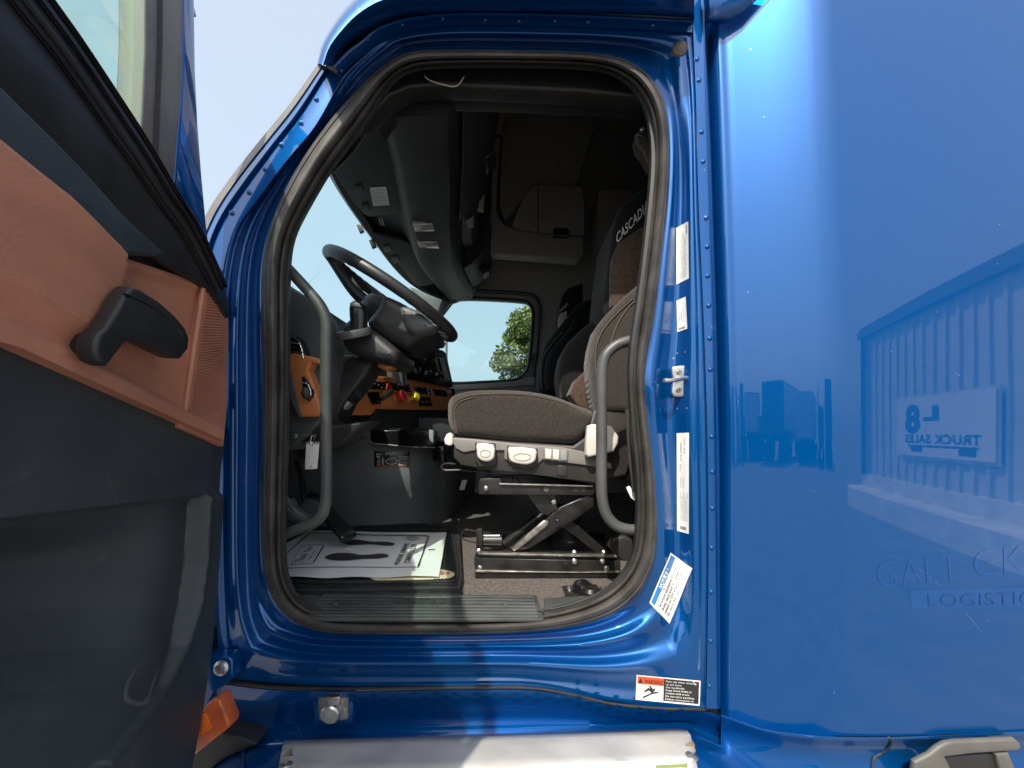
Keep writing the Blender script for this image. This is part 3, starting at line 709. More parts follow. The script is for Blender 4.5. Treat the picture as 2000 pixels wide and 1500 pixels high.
# ================================================================= driver door, swung open towards the front
KD = .2
def DF(t, z, n): return Vector((-.745+KD*t+n*.98, -t+n*.196, z))
def D(px, py, n=0):
    u = (px-1000)/F; d = (-.745+KD+(KD*.196+.98)*n)/(u+KD); return (1-d+.196*n, (845-py)*d/F)
def Dinv(t, z): d = 1-t; return 1000+F*(-.745+KD*t)/d, 845-F*z/d
def dp(pts, n=0): return [D(p[0], p[1], n) if len(p) == 2 else (p[1], p[2]) for p in pts]
def dslab(name, pts, n0, n1, m, parent, r=.003, sp=0, **k):
    V, Fc = rounded(dp(pts, n1), n1, n0, r, DF, 3, sp); return mk(name, V, Fc, m, parent, **k)
tr_pts = [(-.95, .23), (-.752, .139), (-.665, .102), (-.52, .06), (-.391, .038), (-.204, .013), (-.033, .003), (.088, -.012), (.277, -.0145), (.36, -.008)]
def t_r(z): return lerpw(z, tr_pts)
zB = lambda t: lerpw(t, [(-.05, -.045), (.003, -.034), (.519, .107), (1.05, .17)])
def ztop_brown(t):
    pts = sorted([D(*p) for p in [(0,301),(45,336),(105,381),(157,430),(189,462),(217,488),(245,505),(315,528),(388,552),(413,573),(447,622)]]); pts += [(1.05, .44)]
    return lerpw(t, pts)
doorm = dslab('driver_door', [('w', -.0, -.02), ('w', -.01, .25), ('w', .10, .30), ('w', .30, .42), ('w', .5, .50), ('w', .7, .52), ('w', 1.22, .52), ('w', 1.235, .2), ('w', 1.235, -.93), ('w', .25, -.96), ('w', .15, -.752), ('w', .07, -.52), ('w', .02, -.2)], -.20, -.155, 'paint', truck, r=.008)
setp(doorm, 'open driver door with brown leather panel and black pull handle')
curve_pts = [(960, 412), (1000, 409), (1100, 403), (1180, 392), (1260, 368), (1340, 330), (1400, 288), (1460, 240), (1500, 206), (1570, 150), (1800, -30), (3000, -900)]
def pocket(t, z):
    px, py = Dinv(t, z)
    xc = lerpw(py, curve_pts); yt = 962+(415-px)*.128
    sx = (xc-px)*(1-t)/1.0; sy = (py-yt)
    a = smooth01(sx/9); b = smooth01(sy/11)
    sy = max(0, sy); deep = .040*a*b*(1-.8*smooth01((py-1170)/220)) + .095*smooth01((sx-12)/150)*smooth01(sy/110) - .016*gauss(sx, 45, 28)*b*smooth01((1330-py)/120)
    rim = .006*smooth01((xc+3-px)/6+1)*smooth01((py-yt+14)/10)*(1-a*b)*smooth01((px-xc+30)/25)
    soft = .010*smooth01((py-yt+120)/100)*(1-b)
    return -deep*smooth01((1.15-t)/.2)-soft+rim*.5
def hf(name, cols_s, zlo, zhi, nz, hfun, m, parent, skirt=.03):
    rows = []
    for j in range(nz+1):
        v = j/nz; row = []
        for s in cols_s:
            # t depends on z through the door edge; iterate
            t = s; 
            for _ in range(3):
                z = zlo(t)+(zhi(t)-zlo(t))*v; t = t_r(z)+s
            row.append((t, z))
        rows.append(row)
    R_ = [[DF(t, z, hfun(t, z)) for t, z in r] for r in rows]
    lo = [DF(t, z, hfun(t, z)-skirt) for t, z in rows[0]]; hi = [DF(t, z, hfun(t, z)-skirt) for t, z in rows[-1]]
    R_ = [lo]+R_+[hi]; ts = [lo]+[[None]]
    R2 = []
    tz = [rows[0]]+rows+[rows[-1]]
    for r, q_ in zip(R_, tz): R2.append([DF(q_[0][0], q_[0][1], hfun(*q_[0])-skirt)]+r)
    V, Fc = loft(R2); return mk(name, V, Fc, m, parent, smooth=40)
scol = [.0045*i for i in range(125)]+[.58+.055*i for i in range(12)]
plast = hf('lower_trim_panel', scol, lambda t: -.95, lambda t: zB(t)+.003, 320, pocket, 'door_plastic', doorm)
def brown_h(t, z):
    px, py = Dinv(t, z)
    xb = lerpw(py, [(480, 220), (500, 219), (530, 215), (560, 206), (600, 190), (640, 178), (680, 160), (720, 120), (800, 60)])
    zb_ = zB(t); edge = z-zb_
    bulge = .020*smooth01((xb-px)/16+.3)*smooth01((edge-.03)/.05)
    ledge = .012*(1-smooth01((edge-.022)/.022))
    bowl = -.012*smooth01((px-xb)/60)*smooth01((edge-.02)/.05)*smooth01((ztop_brown(t)-z)/.03)
    crease = -.006*gauss(px, xb+4, 6)*smooth01((650-py)/60)
    top = -.008*(1-smooth01((ztop_brown(t)-z)/.012))
    return .010+bulge+ledge+bowl+crease+top
brown = hf('leather_panel', [.055+.004*i for i in range(128)]+[.60+.056*i for i in range(12)], zB, ztop_brown, 90, brown_h, 'brown_leather', doorm)
# vertical bead and ribbed grille near the hinge
g0 = dslab('speaker_grille', [(400,554),(413,571),(447,620),(447,650),(446,780),(437,872),(352,835)], -.01, .010, 'brown_leather', doorm, r=.003)
V, Fc = tube([DF(*D(x, y, .011), .011) for x, y in [(398,552),(388,620),(376,700),(358,828)]], .0055, 10); mk('panel_bead', V, Fc, 'brown_leather', doorm)
B = MB()
for i in range(46):
    f = i/45; a = Vector((406, 574)).lerp(Vector((369, 828)), f); b = Vector((418, 579)).lerp(Vector((441, 640)), min(1, f*4)) if f < .25 else Vector((441, 640)).lerp(Vector((430, 800)), (f-.25)/.75)
    B.add(*tube([DF(*D(a.x, a.y, .0115), .0115), DF(*D(b.x, b.y, .0115), .0115)], .0021, 5, 1, smooth=False))
B.mk('grille_ribs', 'brown_leather', doorm, kind='stuff')
# upper pad, belt trim with ridges, glass channel
dslab('upper_pad', [('w', 1.225, .42), (0,301),(45,336),(105,381),(157,430),(189,462),(217,487),(245,497),(298,502),(330,500),(245,420),(175,340),(105,266),(52,214),(0,161),('w', .7, .49),('w', 1.225, .52)], -.02, .022, 'door_pad', doorm, r=.008)
dslab('belt_trim', [('w', 1.225, .50), ('w', .7, .47), (0,171),(52,224),(105,276),(175,350),(245,430),(298,497),(340,524),(388,550),(413,571),(448,622),(450,592),(428,530),(413,500),(385,440),(343,375),(301,303),(252,226),(154,79),(94,-4),('w', .7, .62),('w', 1.225, .62)], -.004, .020, 'black_plastic', doorm, r=.006)
def belt_line(off, n, rad, m, nm, a=0, b=1):
    base = [(94,-4),(154,79),(252,226),(301,303),(343,375),(385,440),(413,500),(440,560)]
    nrm = (-.83, .55); pts = []
    for i, (x, y) in enumerate(base):
        k = i/(len(base)-1); o_ = off*(1-k*.6); pts.append((x+nrm[0]*o_, y+nrm[1]*o_))
    ex = [DF(*D(x, y, n), n) for x, y in pts]; ex = [ex[0]+(ex[0]-ex[1])*1.5]+ex
    V, Fc = tube(ex, rad, 10, 4); return mk(nm, V, Fc, m, doorm)
belt_line(-1, .018, .006, 'black_gloss', 'belt_moulding')
belt_line(18, .021, .004, 'black_gloss', 'belt_moulding')
belt_line(40, .021, .005, 'black_plastic', 'belt_moulding')
belt_line(62, .021, .004, 'black_gloss', 'belt_moulding')
dslab('front_channel', [(285,-60),(285,105),(280,210),(276,265),(320,335),(345,372),(341,364),(345,297),(353,210),(357,140),(359,0),(360,-60)], -.05, -.004, 'trim_grey', doorm, r=.004)
V, Fc = tube([DF(*D(x, y, -.003), -.003) for x, y in [(312,-50),(311,100),(306,220),(302,300)]], .0055, 8); mk('channel_groove', V, Fc, 'seal_black', doorm)
dslab('window_frame', [(357,-60),(357,140),(353,210),(345,297),(340,368),(385,440),(413,505),(418,500),(409,480),(404,437),(396,350),(388,245),(383,140),(381,0),(380,-60)], -.06, -.002, 'paint', doorm, r=.006)
dslab('window_frame', [('w', .10, .97), ('w', .22, .93), ('w', .30, .955), ('w', 1.19, .965), ('w', 1.19, .62), ('w', 1.235, .62), ('w', 1.235, 1.01), ('w', .13, 1.01)], -.03, -.010, 'paint', doorm, r=.006)
V, Fc = rounded([(.02, .30), (.20, .42), (.37, .60), (1.20, .61), (1.20, .96), (.25, .96), (.12, .80)], -.024, -.020, .001, DF); mk('door_glass', V, Fc, 'glass_door', doorm)
dslab('panel_filler', [(150,420),(230,440),(320,490),(420,560),(440,610),(390,600),(300,560),(190,540)], -.04, -.006, 'black_plastic', doorm, r=.002)
# pull handle
hp = [(241,561),(259,566),(300,588),(336,615),(360,640),(369,661),(367,682),(350,701),(332,699),(290,681),(245,661),(224,671),(205,692),(185,715),(164,706),(156,689),(158,670),(164,654),(182,640),(196,620),(210,601),(224,577)]
hp = [(372-(370-x)*.86, y) for x, y in hp]
ph = dslab('pull_handle', hp, .034, .062, 'black_plastic', doorm, r=.0065, sp=0)
dslab('handle_mount', [(172,655),(190,640),(210,650),(218,668),(202,694),(186,706),(172,690)], .0, .036, 'black_plastic', ph, r=.006)
V, Fc = tube([DF(*D(x, y, .059), .059) for x, y in [(243,576),(290,598),(330,628),(352,652)]], .0035, 8); mk('handle_ridge', V, Fc, 'black_gloss', doorm)
# hinges hidden between door and pillar
for zz in (-.45, .1): bx('door_hinge', (-.80, .0, zz), (.06, .09, .07), 'paint', doorm, .004)
# mirror outside the door

# ================================================================= interior
def pslab(name, pts, p0, n, front, back, m, parent, r=.003, sp=0, **k):
    n = Vector(n).normalized(); p0 = Vector(p0); U = Vector((0, 0, 1)).cross(n); 
    if U.length < .01: U = Vector((1, 0, 0))
    U.normalize(); W = n.cross(U)
    q = []
    for x, y in pts: h = onplane(x, y, p0+n*front, n)-p0; q.append((h.dot(U), h.dot(W)))
    fr = lambda x, y, h: p0+U*x+W*y+n*h
    V, Fc = rounded(q, front, -back, r, fr, 3, sp); return mk(name, V, Fc, m, parent, **k)
def prism(name, pts, y0, y1, m, parent, r=.01, sp=0, **k):
    V, Fc = rounded(pts, y0, y1, r, XZ, 3, sp); return mk(name, V, Fc, m, parent, **k)
ZF = -.485
# cab shell
floor = bx('cab_floor', (.5, 1.09, ZF-.02), (4.2, 2.10, .04), 'carpet', truck, 0)
WY = 2.1
# far wall with window hole
def far(px, py): return pxo([(px, py)], WY)[0]
hole = [(880,590),(900,583),(960,584),(1025,589),(1037,598),(1041,615),(1038,660),(1033,705),(1026,728),(1010,740),(990,744),(940,747),(890,749),(868,745),(858,735),(855,700),(858,640),(864,606)]
hw = pxo(hole, WY); 
cx = sum(p[0] for p in hw)/len(hw); cz = sum(p[1] for p in hw)/len(hw)
rh = [tuple(p)[:2] for p in catmull([Vector((x, z, 0)) for x, z in hw], 4, True)]
def ringwall(name, inner, y0, y1, box_, m, parent):
    outer = []
    for x, z in inner:
        dx, dz = x-cx, z-cz; s = 1e9
        if dx > 0: s = min(s, (box_[1]-cx)/dx)
        if dx < 0: s = min(s, (box_[0]-cx)/dx)
        if dz > 0: s = min(s, (box_[3]-cz)/dz)
        if dz < 0: s = min(s, (box_[2]-cz)/dz)
        outer.append((cx+dx*s, cz+dz*s))
    V, Fc = loft([[Vector((x, y0, z)) for x, z in outer], [Vector((x, y0, z)) for x, z in inner], [Vector((x, y1, z)) for x, z in inner], [Vector((x, y1, z)) for x, z in outer]], True)
    return mk(name, V, Fc, m, parent, smooth=40)
farwall = ringwall('passenger_side_wall', rh, WY, WY+.07, (-.68, .75, -.6, 1.45), 'headliner', truck)
# square-off corners of the far wall
prism('far_rear_wall', [(.2, -.6), (2.6, -.6), (2.6, 2.55), (-.3, 2.55), (-.3, 1.12), (.2, 1.12)], WY+.005, WY+.06, 'headliner', farwall, .002)
V, Fc = tube([Vector((x, WY-.005, z)) for x, z in rh[::2]]+[Vector((rh[0][0], WY-.005, rh[0][1]))], .014, 8, 2); mk('window_rubber', V, Fc, 'black_plastic', farwall)
rh2 = [(cx+(x-cx)*1.13, cz+(z-cz)*1.15) for x, z in rh]
V, Fc = tube([Vector((x, WY-.015, z)) for x, z in rh2[::2]]+[Vector((rh2[0][0], WY-.015, rh2[0][1]))], .016, 8, 2); mk('door_trim_bead', V, Fc, 'dark_plastic', farwall)
V, Fc = rounded([(-.62, .36), (.24, .36), (.24, 1.12), (-.62, 1.12)], WY+.035, WY+.04, .001); mk('passenger_window', V, Fc, 'glass_window', farwall)
slab('window_sill_trim', [(850,752),(900,751),(960,748),(1010,744),(1035,735),(1046,738),(1046,752),(1000,756),(900,762),(850,764)], WY-.06, WY+.0, 'trim_grey', farwall, .006)
slab('far_door_panel', [(850,762),(1000,755),(1062,750),(1062,900),(850,900)], WY-.05, WY+.0, 'dark_plastic', farwall, .01)
slab('window_corner_piece', [(1000,748),(1020,738),(1036,720),(1040,690),(1046,690),(1046,752),(1002,757)], WY-.03, WY, 'black_plastic', farwall, .004)
V, Fc = tube([P(872, y, WY+.3) for y in (640, 700, 745)], .012, 8); mk('passenger_mirror_post', V, Fc, 'white_plastic', farwall)
# roof, back, firewall
def wt_(y): s = abs((y-1.07)/1.05); return -.40-.335*(1-min(1, s)**4)
yc = [.085+2.05*i/30 for i in range(31)]
V, Fc = loft([[Vector((wt_(y)-.02, y, 1.10)) for y in yc], [Vector((wt_(y)+.15, y, 1.30)) for y in yc], [Vector((max(-.33, wt_(y)+.3), y, 1.75)) for y in yc], [Vector((-.15, y, 2.40)) for y in yc], [Vector((2.6, y, 2.5)) for y in yc],
              [Vector((2.6, y, 2.56)) for y in yc], [Vector((-.18, y, 2.46)) for y in yc], [Vector((max(-.36, wt_(y)+.28), y, 1.82)) for y in yc], [Vector((wt_(y)+.13, y, 1.34)) for y in yc], [Vector((wt_(y)-.01, y, 1.13)) for y in yc], [Vector((wt_(y)-.02, y, 1.10)) for y in yc]])
ceil = mk('headliner', V, Fc, 'headliner', truck)
bx('sleeper_back_wall', (2.6, 1.1, 1.0), (.05, 2.1, 3.2), 'headliner', truck, 0)
bx('firewall', (-1.62, 1.1, -.1), (.05, 2.1, 1.1), 'black_plastic', truck, 0)
bx('near_front_side', (-1.22, .05, -.1), (.8, .05, 1.15), 'paint', truck, .01)
bx('sleeper_side_lining', (1.55, .10, 1.0), (2.0, .04, 3.1), 'headliner', truck, 0)
bx('front_kick_wall', (-1.0, .11, -.25), (.5, .03, .6), 'black_plastic', truck, .004)
# windscreen
def wtop(y): s = abs((y-1.07)/1.05); return -.40-.335*(1-min(1, s)**4)
def wbot(y): s = abs((y-1.07)/1.05); return (-.84 if y < 1 else -.98)-.45*(1-min(1, s)**4)
ys = [.06+2.02*i/30 for i in range(31)]
rows = []
for k in range(9):
    f = k/8; rows.append([Vector((wbot(y)+(wtop(y)-wbot(y))*f, y, .43+(1.06-.43)*f+.02*math.sin(f*3.14))) for y in ys])
V, Fc = loft(rows); scr = mk('windscreen', V, Fc, 'glass_screen', truck)
V, Fc = loft([[Vector((wtop(y)+.02, y, 1.045)) for y in ys], [Vector((wtop(y)-.01, y, 1.035)) for y in ys], [Vector((wtop(y)-.035, y, 1.06)) for y in ys], [Vector((wtop(y)+.02, y, 1.13)) for y in ys], [Vector((wtop(y)+.09, y, 1.22)) for y in ys]]); mk('screen_header', V, Fc, 'black_plastic', scr)
V, Fc = tube([Vector((-.98, 2.06, .42)), Vector((-.75, 2.075, .75)), Vector((-.50, 2.08, 1.08))], .05, 10); mk('far_pillar_trim', V, Fc, 'dark_plastic', scr)
slab('far_pillar_cover', [(800,560),(830,568),(870,575),(880,590),(862,610),(852,660),(848,760),(790,760),(800,640),(818,585)], WY-.08, WY+.0, 'dark_plastic', scr, .01)
for x, y in [(697,440),(721,470)]:
    slab('sensor_mount', [(x-1,y-1),(x+7,y-4),(x+13,y+10),(x+5,y+14)], 1.0, 1.02, 'metal_black', scr, .002)

# ---- overhead: door header, console, visors
slab('door_header_trim', [(690,190),(740,150),(780,118),(900,112),(1200,118),(1300,160),(1300,186),(1240,186),(1130,176),(860,164),(800,168),(760,184),(720,230),(690,240)], .075, .13, 'black_plastic', truck, .008)
V, Fc = tube([P(x, y, .14) for x, y in [(700,222),(730,196),(765,178),(800,168),(850,165),(1000,168),(1130,171),(1270,180)]], .0035, 8); mk('header_edge', V, Fc, 'trim_grey', truck)
V, Fc = tube([P(x, y, .15) for x, y in [(745,200),(770,186),(805,177),(850,174),(1000,176),(1130,181),(1270,190)]], .003, 8); mk('header_edge', V, Fc, 'dark_plastic', truck)
slab('header_rail', [(735,205),(765,184),(805,176),(1000,175),(1290,186),(1290,204),(1000,190),(860,186),(800,190),(770,210),(740,250)], .14, .2, 'black_plastic', truck, .008)
cprof = [(-.72, 1.16), (-.70, 1.075), (-.58, 1.06), (-.56, 1.02), (-.50, .97), (-.42, .955), (-.34, .975), (-.285, 1.03), (-.27, 1.10), (-.235, 1.12), (-.20, 1.17), (-.19, 1.45), (-.50, 1.45)]
cprof = [(-.72, 1.16), (-.70, 1.075), (-.60, 1.06), (-.565, 1.03), (-.53, .965), (-.51, .955), (-.37, .955), (-.345, .965), (-.30, 1.03), (-.285, 1.10), (-.235, 1.12), (-.20, 1.17), (-.19, 1.45), (-.50, 1.45)]
yk = [.16+1.82*i/40 for i in range(41)]
def cshift(y): return lerpw(y, [(.16, .15), (.45, .11), (.8, .05), (1.2, .0), (1.7, .0), (2.06, .04)])
def cpt(x, z, y): return Vector((max(x+cshift(y)*smooth01((x+.66)/.08), wt_(y)+.035), y, z+.075*smooth01((y-1.15)/.75)))
V, Fc = loft([[cpt(x, z, y) for x, z in cprof] for y in yk], True, True); console = mk('overhead_console', V, Fc, 'console_plastic', truck, smooth=28)
cZ = caster(console, fallback=1.0)
for pts in ([(652,338),(690,300),(735,230),(755,215),(765,250),(776,330),(788,408),(784,417),(722,424),(712,420),(690,395)], [(728,456),(745,460),(790,470),(806,480),(848,548),(846,556),(818,560),(806,552)]):
    pv = pslab('sun_visor', pts, (0, 0, 1.047), (0, 0, -1), .018, .0, 'console_plastic', console, .006)
zv = planar((0, 0, 1.028), (0, 0, 1))
lb, q = decal('visor_label', [(722,366),(754,364),(761,400),(729,402)], zv, 'label_white', console, 3, 3, off=.001)
text_on('visor_label_print', q, zv, [(FINE[i], .08, .9-.1*(i % 3), .1+i*.14, .19+i*.14) for i in range(6)], 'grey_print', lb, off=.003)
for x, y in [(693,365),(706,402),(748,482),(764,503)]:
    pslab('visor_clip', [(x,y),(x+14,y-2),(x+17,y+9),(x+5,y+12)], (0, 0, 1.03), (0, 0, -1), .008, .0, 'black_plastic', console, .002)
for x in (740, 745):
    V, Fc = tube([onplane(x, 425, (0, 0, 1.03), (0, 0, 1)), onplane(x+5, 440, (0, 0, 1.03), (0, 0, 1))], .0016, 6, 1); mk('visor_wire', V, Fc, 'metal_bright', console)
lamp = pslab('dome_lamp', [(803,438),(845,436),(860,487),(822,485)], (-.45, 0, .957), (.15, 0, -1), .012, .0, 'black_plastic', console, .004)
pslab('lamp_lens', [(806,440),(845,438),(849,452),(811,453)], (-.45, 0, .957), (.15, 0, -1), .020, .0, 'lamp_lens', lamp, .003)
pslab('lamp_lens', [(814,474),(854,474),(858,486),(820,484)], (-.45, 0, .957), (.15, 0, -1), .020, .0, 'lamp_lens', lamp, .003)
# cabinets along the console, facing the rear
for (y0, y1, px, py) in [(.20, .82, 880, 300), (1.38, 1.84, 905, 530)]:
    ycb = [y0+(y1-y0)*i/10 for i in range(11)]
    V, Fc = loft([[cpt(x, z, y) for x, z in [(-.30, 1.0), (-.25, 1.03), (-.215, 1.07), (-.165, 1.15), (-.15, 1.42), (-.30, 1.42)]] for y in ycb], True, True)
    cbn = mk('console_cabinet', V, Fc, 'console_plastic', console, smooth=30); bevel_obj(cbn, .008)
    ym = (y0+y1)/2+.05
    bx('cabinet_latch', (-.195+cshift(ym), ym, 1.12), (.05, .10, .07), 'black_plastic', console, .006, Matrix.Rotation(R(-35), 3, 'Y'))
    bx('latch_grip', (-.18+cshift(ym), ym, 1.115), (.012, .07, .03), 'dark_plastic', console, .004, Matrix.Rotation(R(-35), 3, 'Y'))
for (pts) in ([(905,390),(915,360),(924,352),(926,400),(924,440),(912,440),(905,420)], [(930,345),(944,330),(946,390),(944,410),(932,408),(929,380)]):
    slab('mirror_panel', pts, 1.0, 1.03, 'cabinet', console, .004)

# ---- sleeper cabinetry on the far side
CY = 1.75
sf_ = slab('sleeper_arch', [(950,186),(1150,188),(1230,196),(1230,204),(1140,193),(1060,190),(1010,200),(990,215),(983,240),(978,262),(974,300),(971,350),(968,400),(972,420),(985,438),(1010,448),(1060,456),(1140,462),(1140,500),(1128,508),(1060,502),(948,494),(944,478),(946,440),(948,425),(958,412),(960,300),(958,275),(946,262)], CY, CY+.10, 'cabinet', truck, .012)
cab1 = slab('sleeper_cupboard', [(1000,440),(1010,410),(1022,385),(1040,362),(1048,360),(1136,364),(1142,400),(1142,458),(1060,456),(1010,448)], CY+.03, CY+.35, 'cabinet', truck, .008)
V, Fc = tube([P(1051, 361, CY+.026), P(1051, 410, CY+.026), P(1051, 460, CY+.026)], .003, 6, 1); mk('cupboard_gap', V, Fc, 'black_plastic', cab1)
slab('cupboard_latch', [(1081,447),(1086,444),(1107,445),(1112,450),(1111,463),(1080,462)], CY+.015, CY+.035, 'black_plastic', cab1, .002)
slab('latch_edge', [(1079,458),(1112,459),(1111,467),(1080,466)], CY+.0, CY+.03, 'cabinet', cab1, .003)
slab('sleeper_cupboard', [(1168,370),(1238,372),(1245,480),(1168,476)], CY+.03, CY+.35, 'cabinet', truck, .008)
slab('arch_joint', [(947,258),(950,257),(968,262),(979,262),(979,266),(966,266),(950,263)], CY-.01, CY+.03, 'black_plastic', sf_, .001)
slab('sleeper_upper_panel', [(990,215),(1010,202),(1060,194),(1160,196),(1160,250),(1120,380),(1040,365),(1005,410),(985,430),(975,400),(980,270)], CY+.12, CY+.16, 'headliner', truck, .006)
slab('wall_card', [(1171,516),(1190,515),(1187,580),(1172,581)], CY-.3, CY-.29, 'cabinet', truck, .002)
# wire loop at the header
V, Fc = tube([P(x, y, .068) for x, y in [(830,149),(836,155),(850,161),(868,166),(884,169),(893,167),(900,160),(905,151)]], .0016, 8); wire = mk('wire_loop', V, Fc, 'pale_wire', None)
setp(wire, 'thin pale wire hanging in a loop from the black door header', 'wire')
for x, y in [(829,147),(906,150)]:
    V, Fc = lathe([(.005, 0), (.005, .004), (.003, .006)], P(x, y, .075), (0, -1, 0), 10); mk('wire_hole', V, Fc, 'seal_black', truck)

# ---- dashboard
dash = prism('dashboard', [(-1.42, .46), (-1.3, .455), (-1.0, .475), (-.80, .505), (-.755, .50), (-.74, .46), (-.76, .38), (-.78, .15), (-.80, .02), (-.95, -.06), (-1.5, -.06)], .125, 2.07, 'black_plastic', truck, .015)
# black near end of dash below the glass line
slab('dash_end_cover', [(548,548),(600,580),(622,604),(640,640),(640,720),(628,820),(600,850),(556,880),(548,800)], .20, .32, 'dark_plastic', dash, .01)
slab('air_vent', [(560,656),(574,654),(586,664),(594,686),(596,704),(570,700),(562,692)], .165, .21, 'black_gloss', dash, .004)
V, Fc = tube([P(x, y, .16) for x, y in [(563,660),(576,660),(587,675),(593,700)]], .0022, 8); mk('vent_ring', V, Fc, 'chrome', dash)
for k in range(3):
    V, Fc = tube([P(564+k*2, 668+k*9, .158), P(586+k*3, 672+k*8, .158)], .0018, 6, 1); mk('vent_slat', V, Fc, 'chrome', dash)
slab('pillar_glint_panel', [(556,612),(562,614),(564,645),(558,650)], .15, .17, 'glass_window', dash, .001)
lt = slab('left_switch_trim', [(559,690),(575,688),(624,700),(626,712),(607,708),(601,722),(612,750),(624,790),(624,806),(618,813),(588,814),(584,808),(572,760)], .16, .23, 'orange_trim', dash, .007)
slab('trim_side', [(556,690),(560,690),(588,812),(583,815),(556,760)], .158, .24, 'dark_plastic', dash, .002)
slab('headlight_switch_well', [(589,736),(596,738),(606,756),(608,770),(604,784),(600,782),(592,764)], .153, .17, 'black_gloss', dash, .003, sp=2)
V, Fc = lathe([(.019, 0), (.018, .008), (.012, .013), (.004, .015)], P(601,768,.155), (.75, -.65, 0), 20); mk('headlight_knob', V, Fc, 'black_plastic', dash)
V, Fc = tube([P(x, y, .148) for x, y in [(592,748),(600,750),(606,762),(607,772)]], .0016, 6); mk('knob_ring', V, Fc, 'chrome', dash)
slab('knee_panel', [(556,800),(585,814),(622,812),(650,830),(720,822),(660,870),(600,868),(570,860),(552,868)], .22, .34, 'black_plastic', dash, .012)
V, Fc = lathe([(.009, 0), (.009, .01), (.005, .013)], P(577,852,.205), (.2, -1, 0), 16); mk('ignition_lock', V, Fc, 'metal_worn', dash)
# centre switch panel, angled to the driver
pc0 = (-.6, .5, 0); pcn = (.9555, -.295, 0); spc = planar((-.6+.0067, .5-.002, 0), pcn)
cp = pslab('centre_switch_panel', [(733,735),(780,737),(886,758),(889,775),(884,802),(735,799),(724,811),(680,811),(688,790),(712,764),(728,745)], pc0, pcn, .006, .05, 'orange_trim', dash, .003)
pslab('lower_ledge', [(735,799),(884,802),(890,830),(720,840),(726,812)], pc0, pcn, -.01, .06, 'black_plastic', dash, .004)
sw0 = pslab('switch_bank', [(729,745),(750,746),(800,751),(803,766),(716,757)], pc0, pcn, .009, .0, 'black_gloss', dash, .001)
def sw(q, items, nm='switch'):
    for it in items: pslab(nm, it, pc0, pcn, .014, -.005, 'black_gloss', dash, .0015)
sw(None, [[(x, 748+ (x-720)*.055), (x+9, 748.5+(x-720)*.055), (x+10, 760+(x-720)*.05), (x-2, 759.4+(x-720)*.05)] for x in (726, 738, 750, 771, 782, 792)])
V, Fc = None, None
pslab('hazard_button', [(757,749),(763,749),(768,761),(754,760)], pc0, pcn, .016, -.005, 'red_knob', dash, .001)
text_on('switch_symbols', [(722,748),(800,753),(801,765),(718,757)], spc, [('A B', .05, .12, .2, .6), ('C', .2, .24, .2, .5), ('D E', .32, .40, .3, .7), ('F', .64, .70, .2, .5), ('G H', .78, .86, .3, .7), ('K', .9, .96, .2, .5)], 'label_white', dash, off=.012) if False else None
B = MB()
for (x, y) in [(728,750),(722,755),(736,752),(742,757),(774,752),(779,762),(786,756),(796,755),(798,763),(812,757),(822,758),(832,762),(817,767),(826,768)]:
    h, n = spc(x, y); B.add(*box(h+n*.0105, (.001, .006, .0022)))
B.mk('switch_symbols', 'label_white', dash, kind='stuff')
pslab('cup_switch', [(808,754),(838,757),(842,771),(814,769)], pc0, pcn, .010, .0, 'black_gloss', dash, .002)
for it in ([(808,754),(812,754),(817,769),(813,769)], [(836,757),(840,757),(843,771),(839,771)]): pslab('switch_edge', it, pc0, pcn, .014, .0, 'chrome', dash, .001)
pslab('blank_panel', [(845,759),(870,762),(875,775),(851,773)], pc0, pcn, .009, .0, 'black_gloss', dash, .002)
for r_ in range(2):
    for c_ in range(3):
        x = 816+c_*9+r_*3; y = 775+r_*10; pslab('rocker_switch', [(x,y),(x+7,y+.3),(x+8.5,y+8.5),(x+1.5,y+8.2)], pc0, pcn, .012, .0, 'black_gloss', dash, .001)
h, n = spc(883, 765); V, Fc = lathe([(.022, 0), (.022, .010), (.016, .014), (.004, .015)], h, n, 20); mk('dash_outlet', V, Fc, 'black_gloss', dash)
V, Fc = lathe([(.024, 0), (.024, .006), (.022, .007)], h, n, 20); mk('outlet_ring', V, Fc, 'chrome', dash)
# trailer brake lever
pslab('brake_lever_plate', [(717,766),(741,765),(745,789),(727,790)], pc0, pcn, .010, .0, 'black_gloss', dash, .003)
h1, _ = spc(733, 784); h2, _ = spc(739, 764); V, Fc = tube([h1+Vector((.01, -.0, 0)), h1+Vector((.04, -.01, .015)), h2+Vector((.06, -.01, .0))], .008, 10, rs=(.007, .011)); mk('brake_lever', V, Fc, 'black_plastic', dash)
# red and yellow parking brake knobs
for (x, y, m, sides) in [(774,778,'red_knob',8), (800,779,'yellow_knob',4)]:
    h, n = spc(x, y); A = (n+Vector((0, 0, .35))).normalized()
    V, Fc = lathe([(.011, 0), (.011, .028)], h, A, 14); kb = mk('knob_stem', V, Fc, m, dash)
    U = A.orthogonal().normalized(); W = A.cross(U); o2 = []
    k = 0; npt = 16
    for k in range(npt):
        a = 2*math.pi*k/npt
        rr = (.025*(1+.05*math.cos(8*a))) if sides == 8 else .019/max(abs(math.cos(((a+.5) % (math.pi/2))-math.pi/4)), .72)
        o2.append((math.cos(a)*rr, math.sin(a)*rr))
    V, Fc = rounded(o2, .026, .046, .005, lambda x_, y_, z_: h+U*x_+W*y_+A*z_); mk('brake_knob', V, Fc, m, dash)
    V, Fc = lathe([(.021, 0), (.017, .006), (.012, .008)], h, n, 18); mk('knob_collar', V, Fc, 'orange_trim', dash)
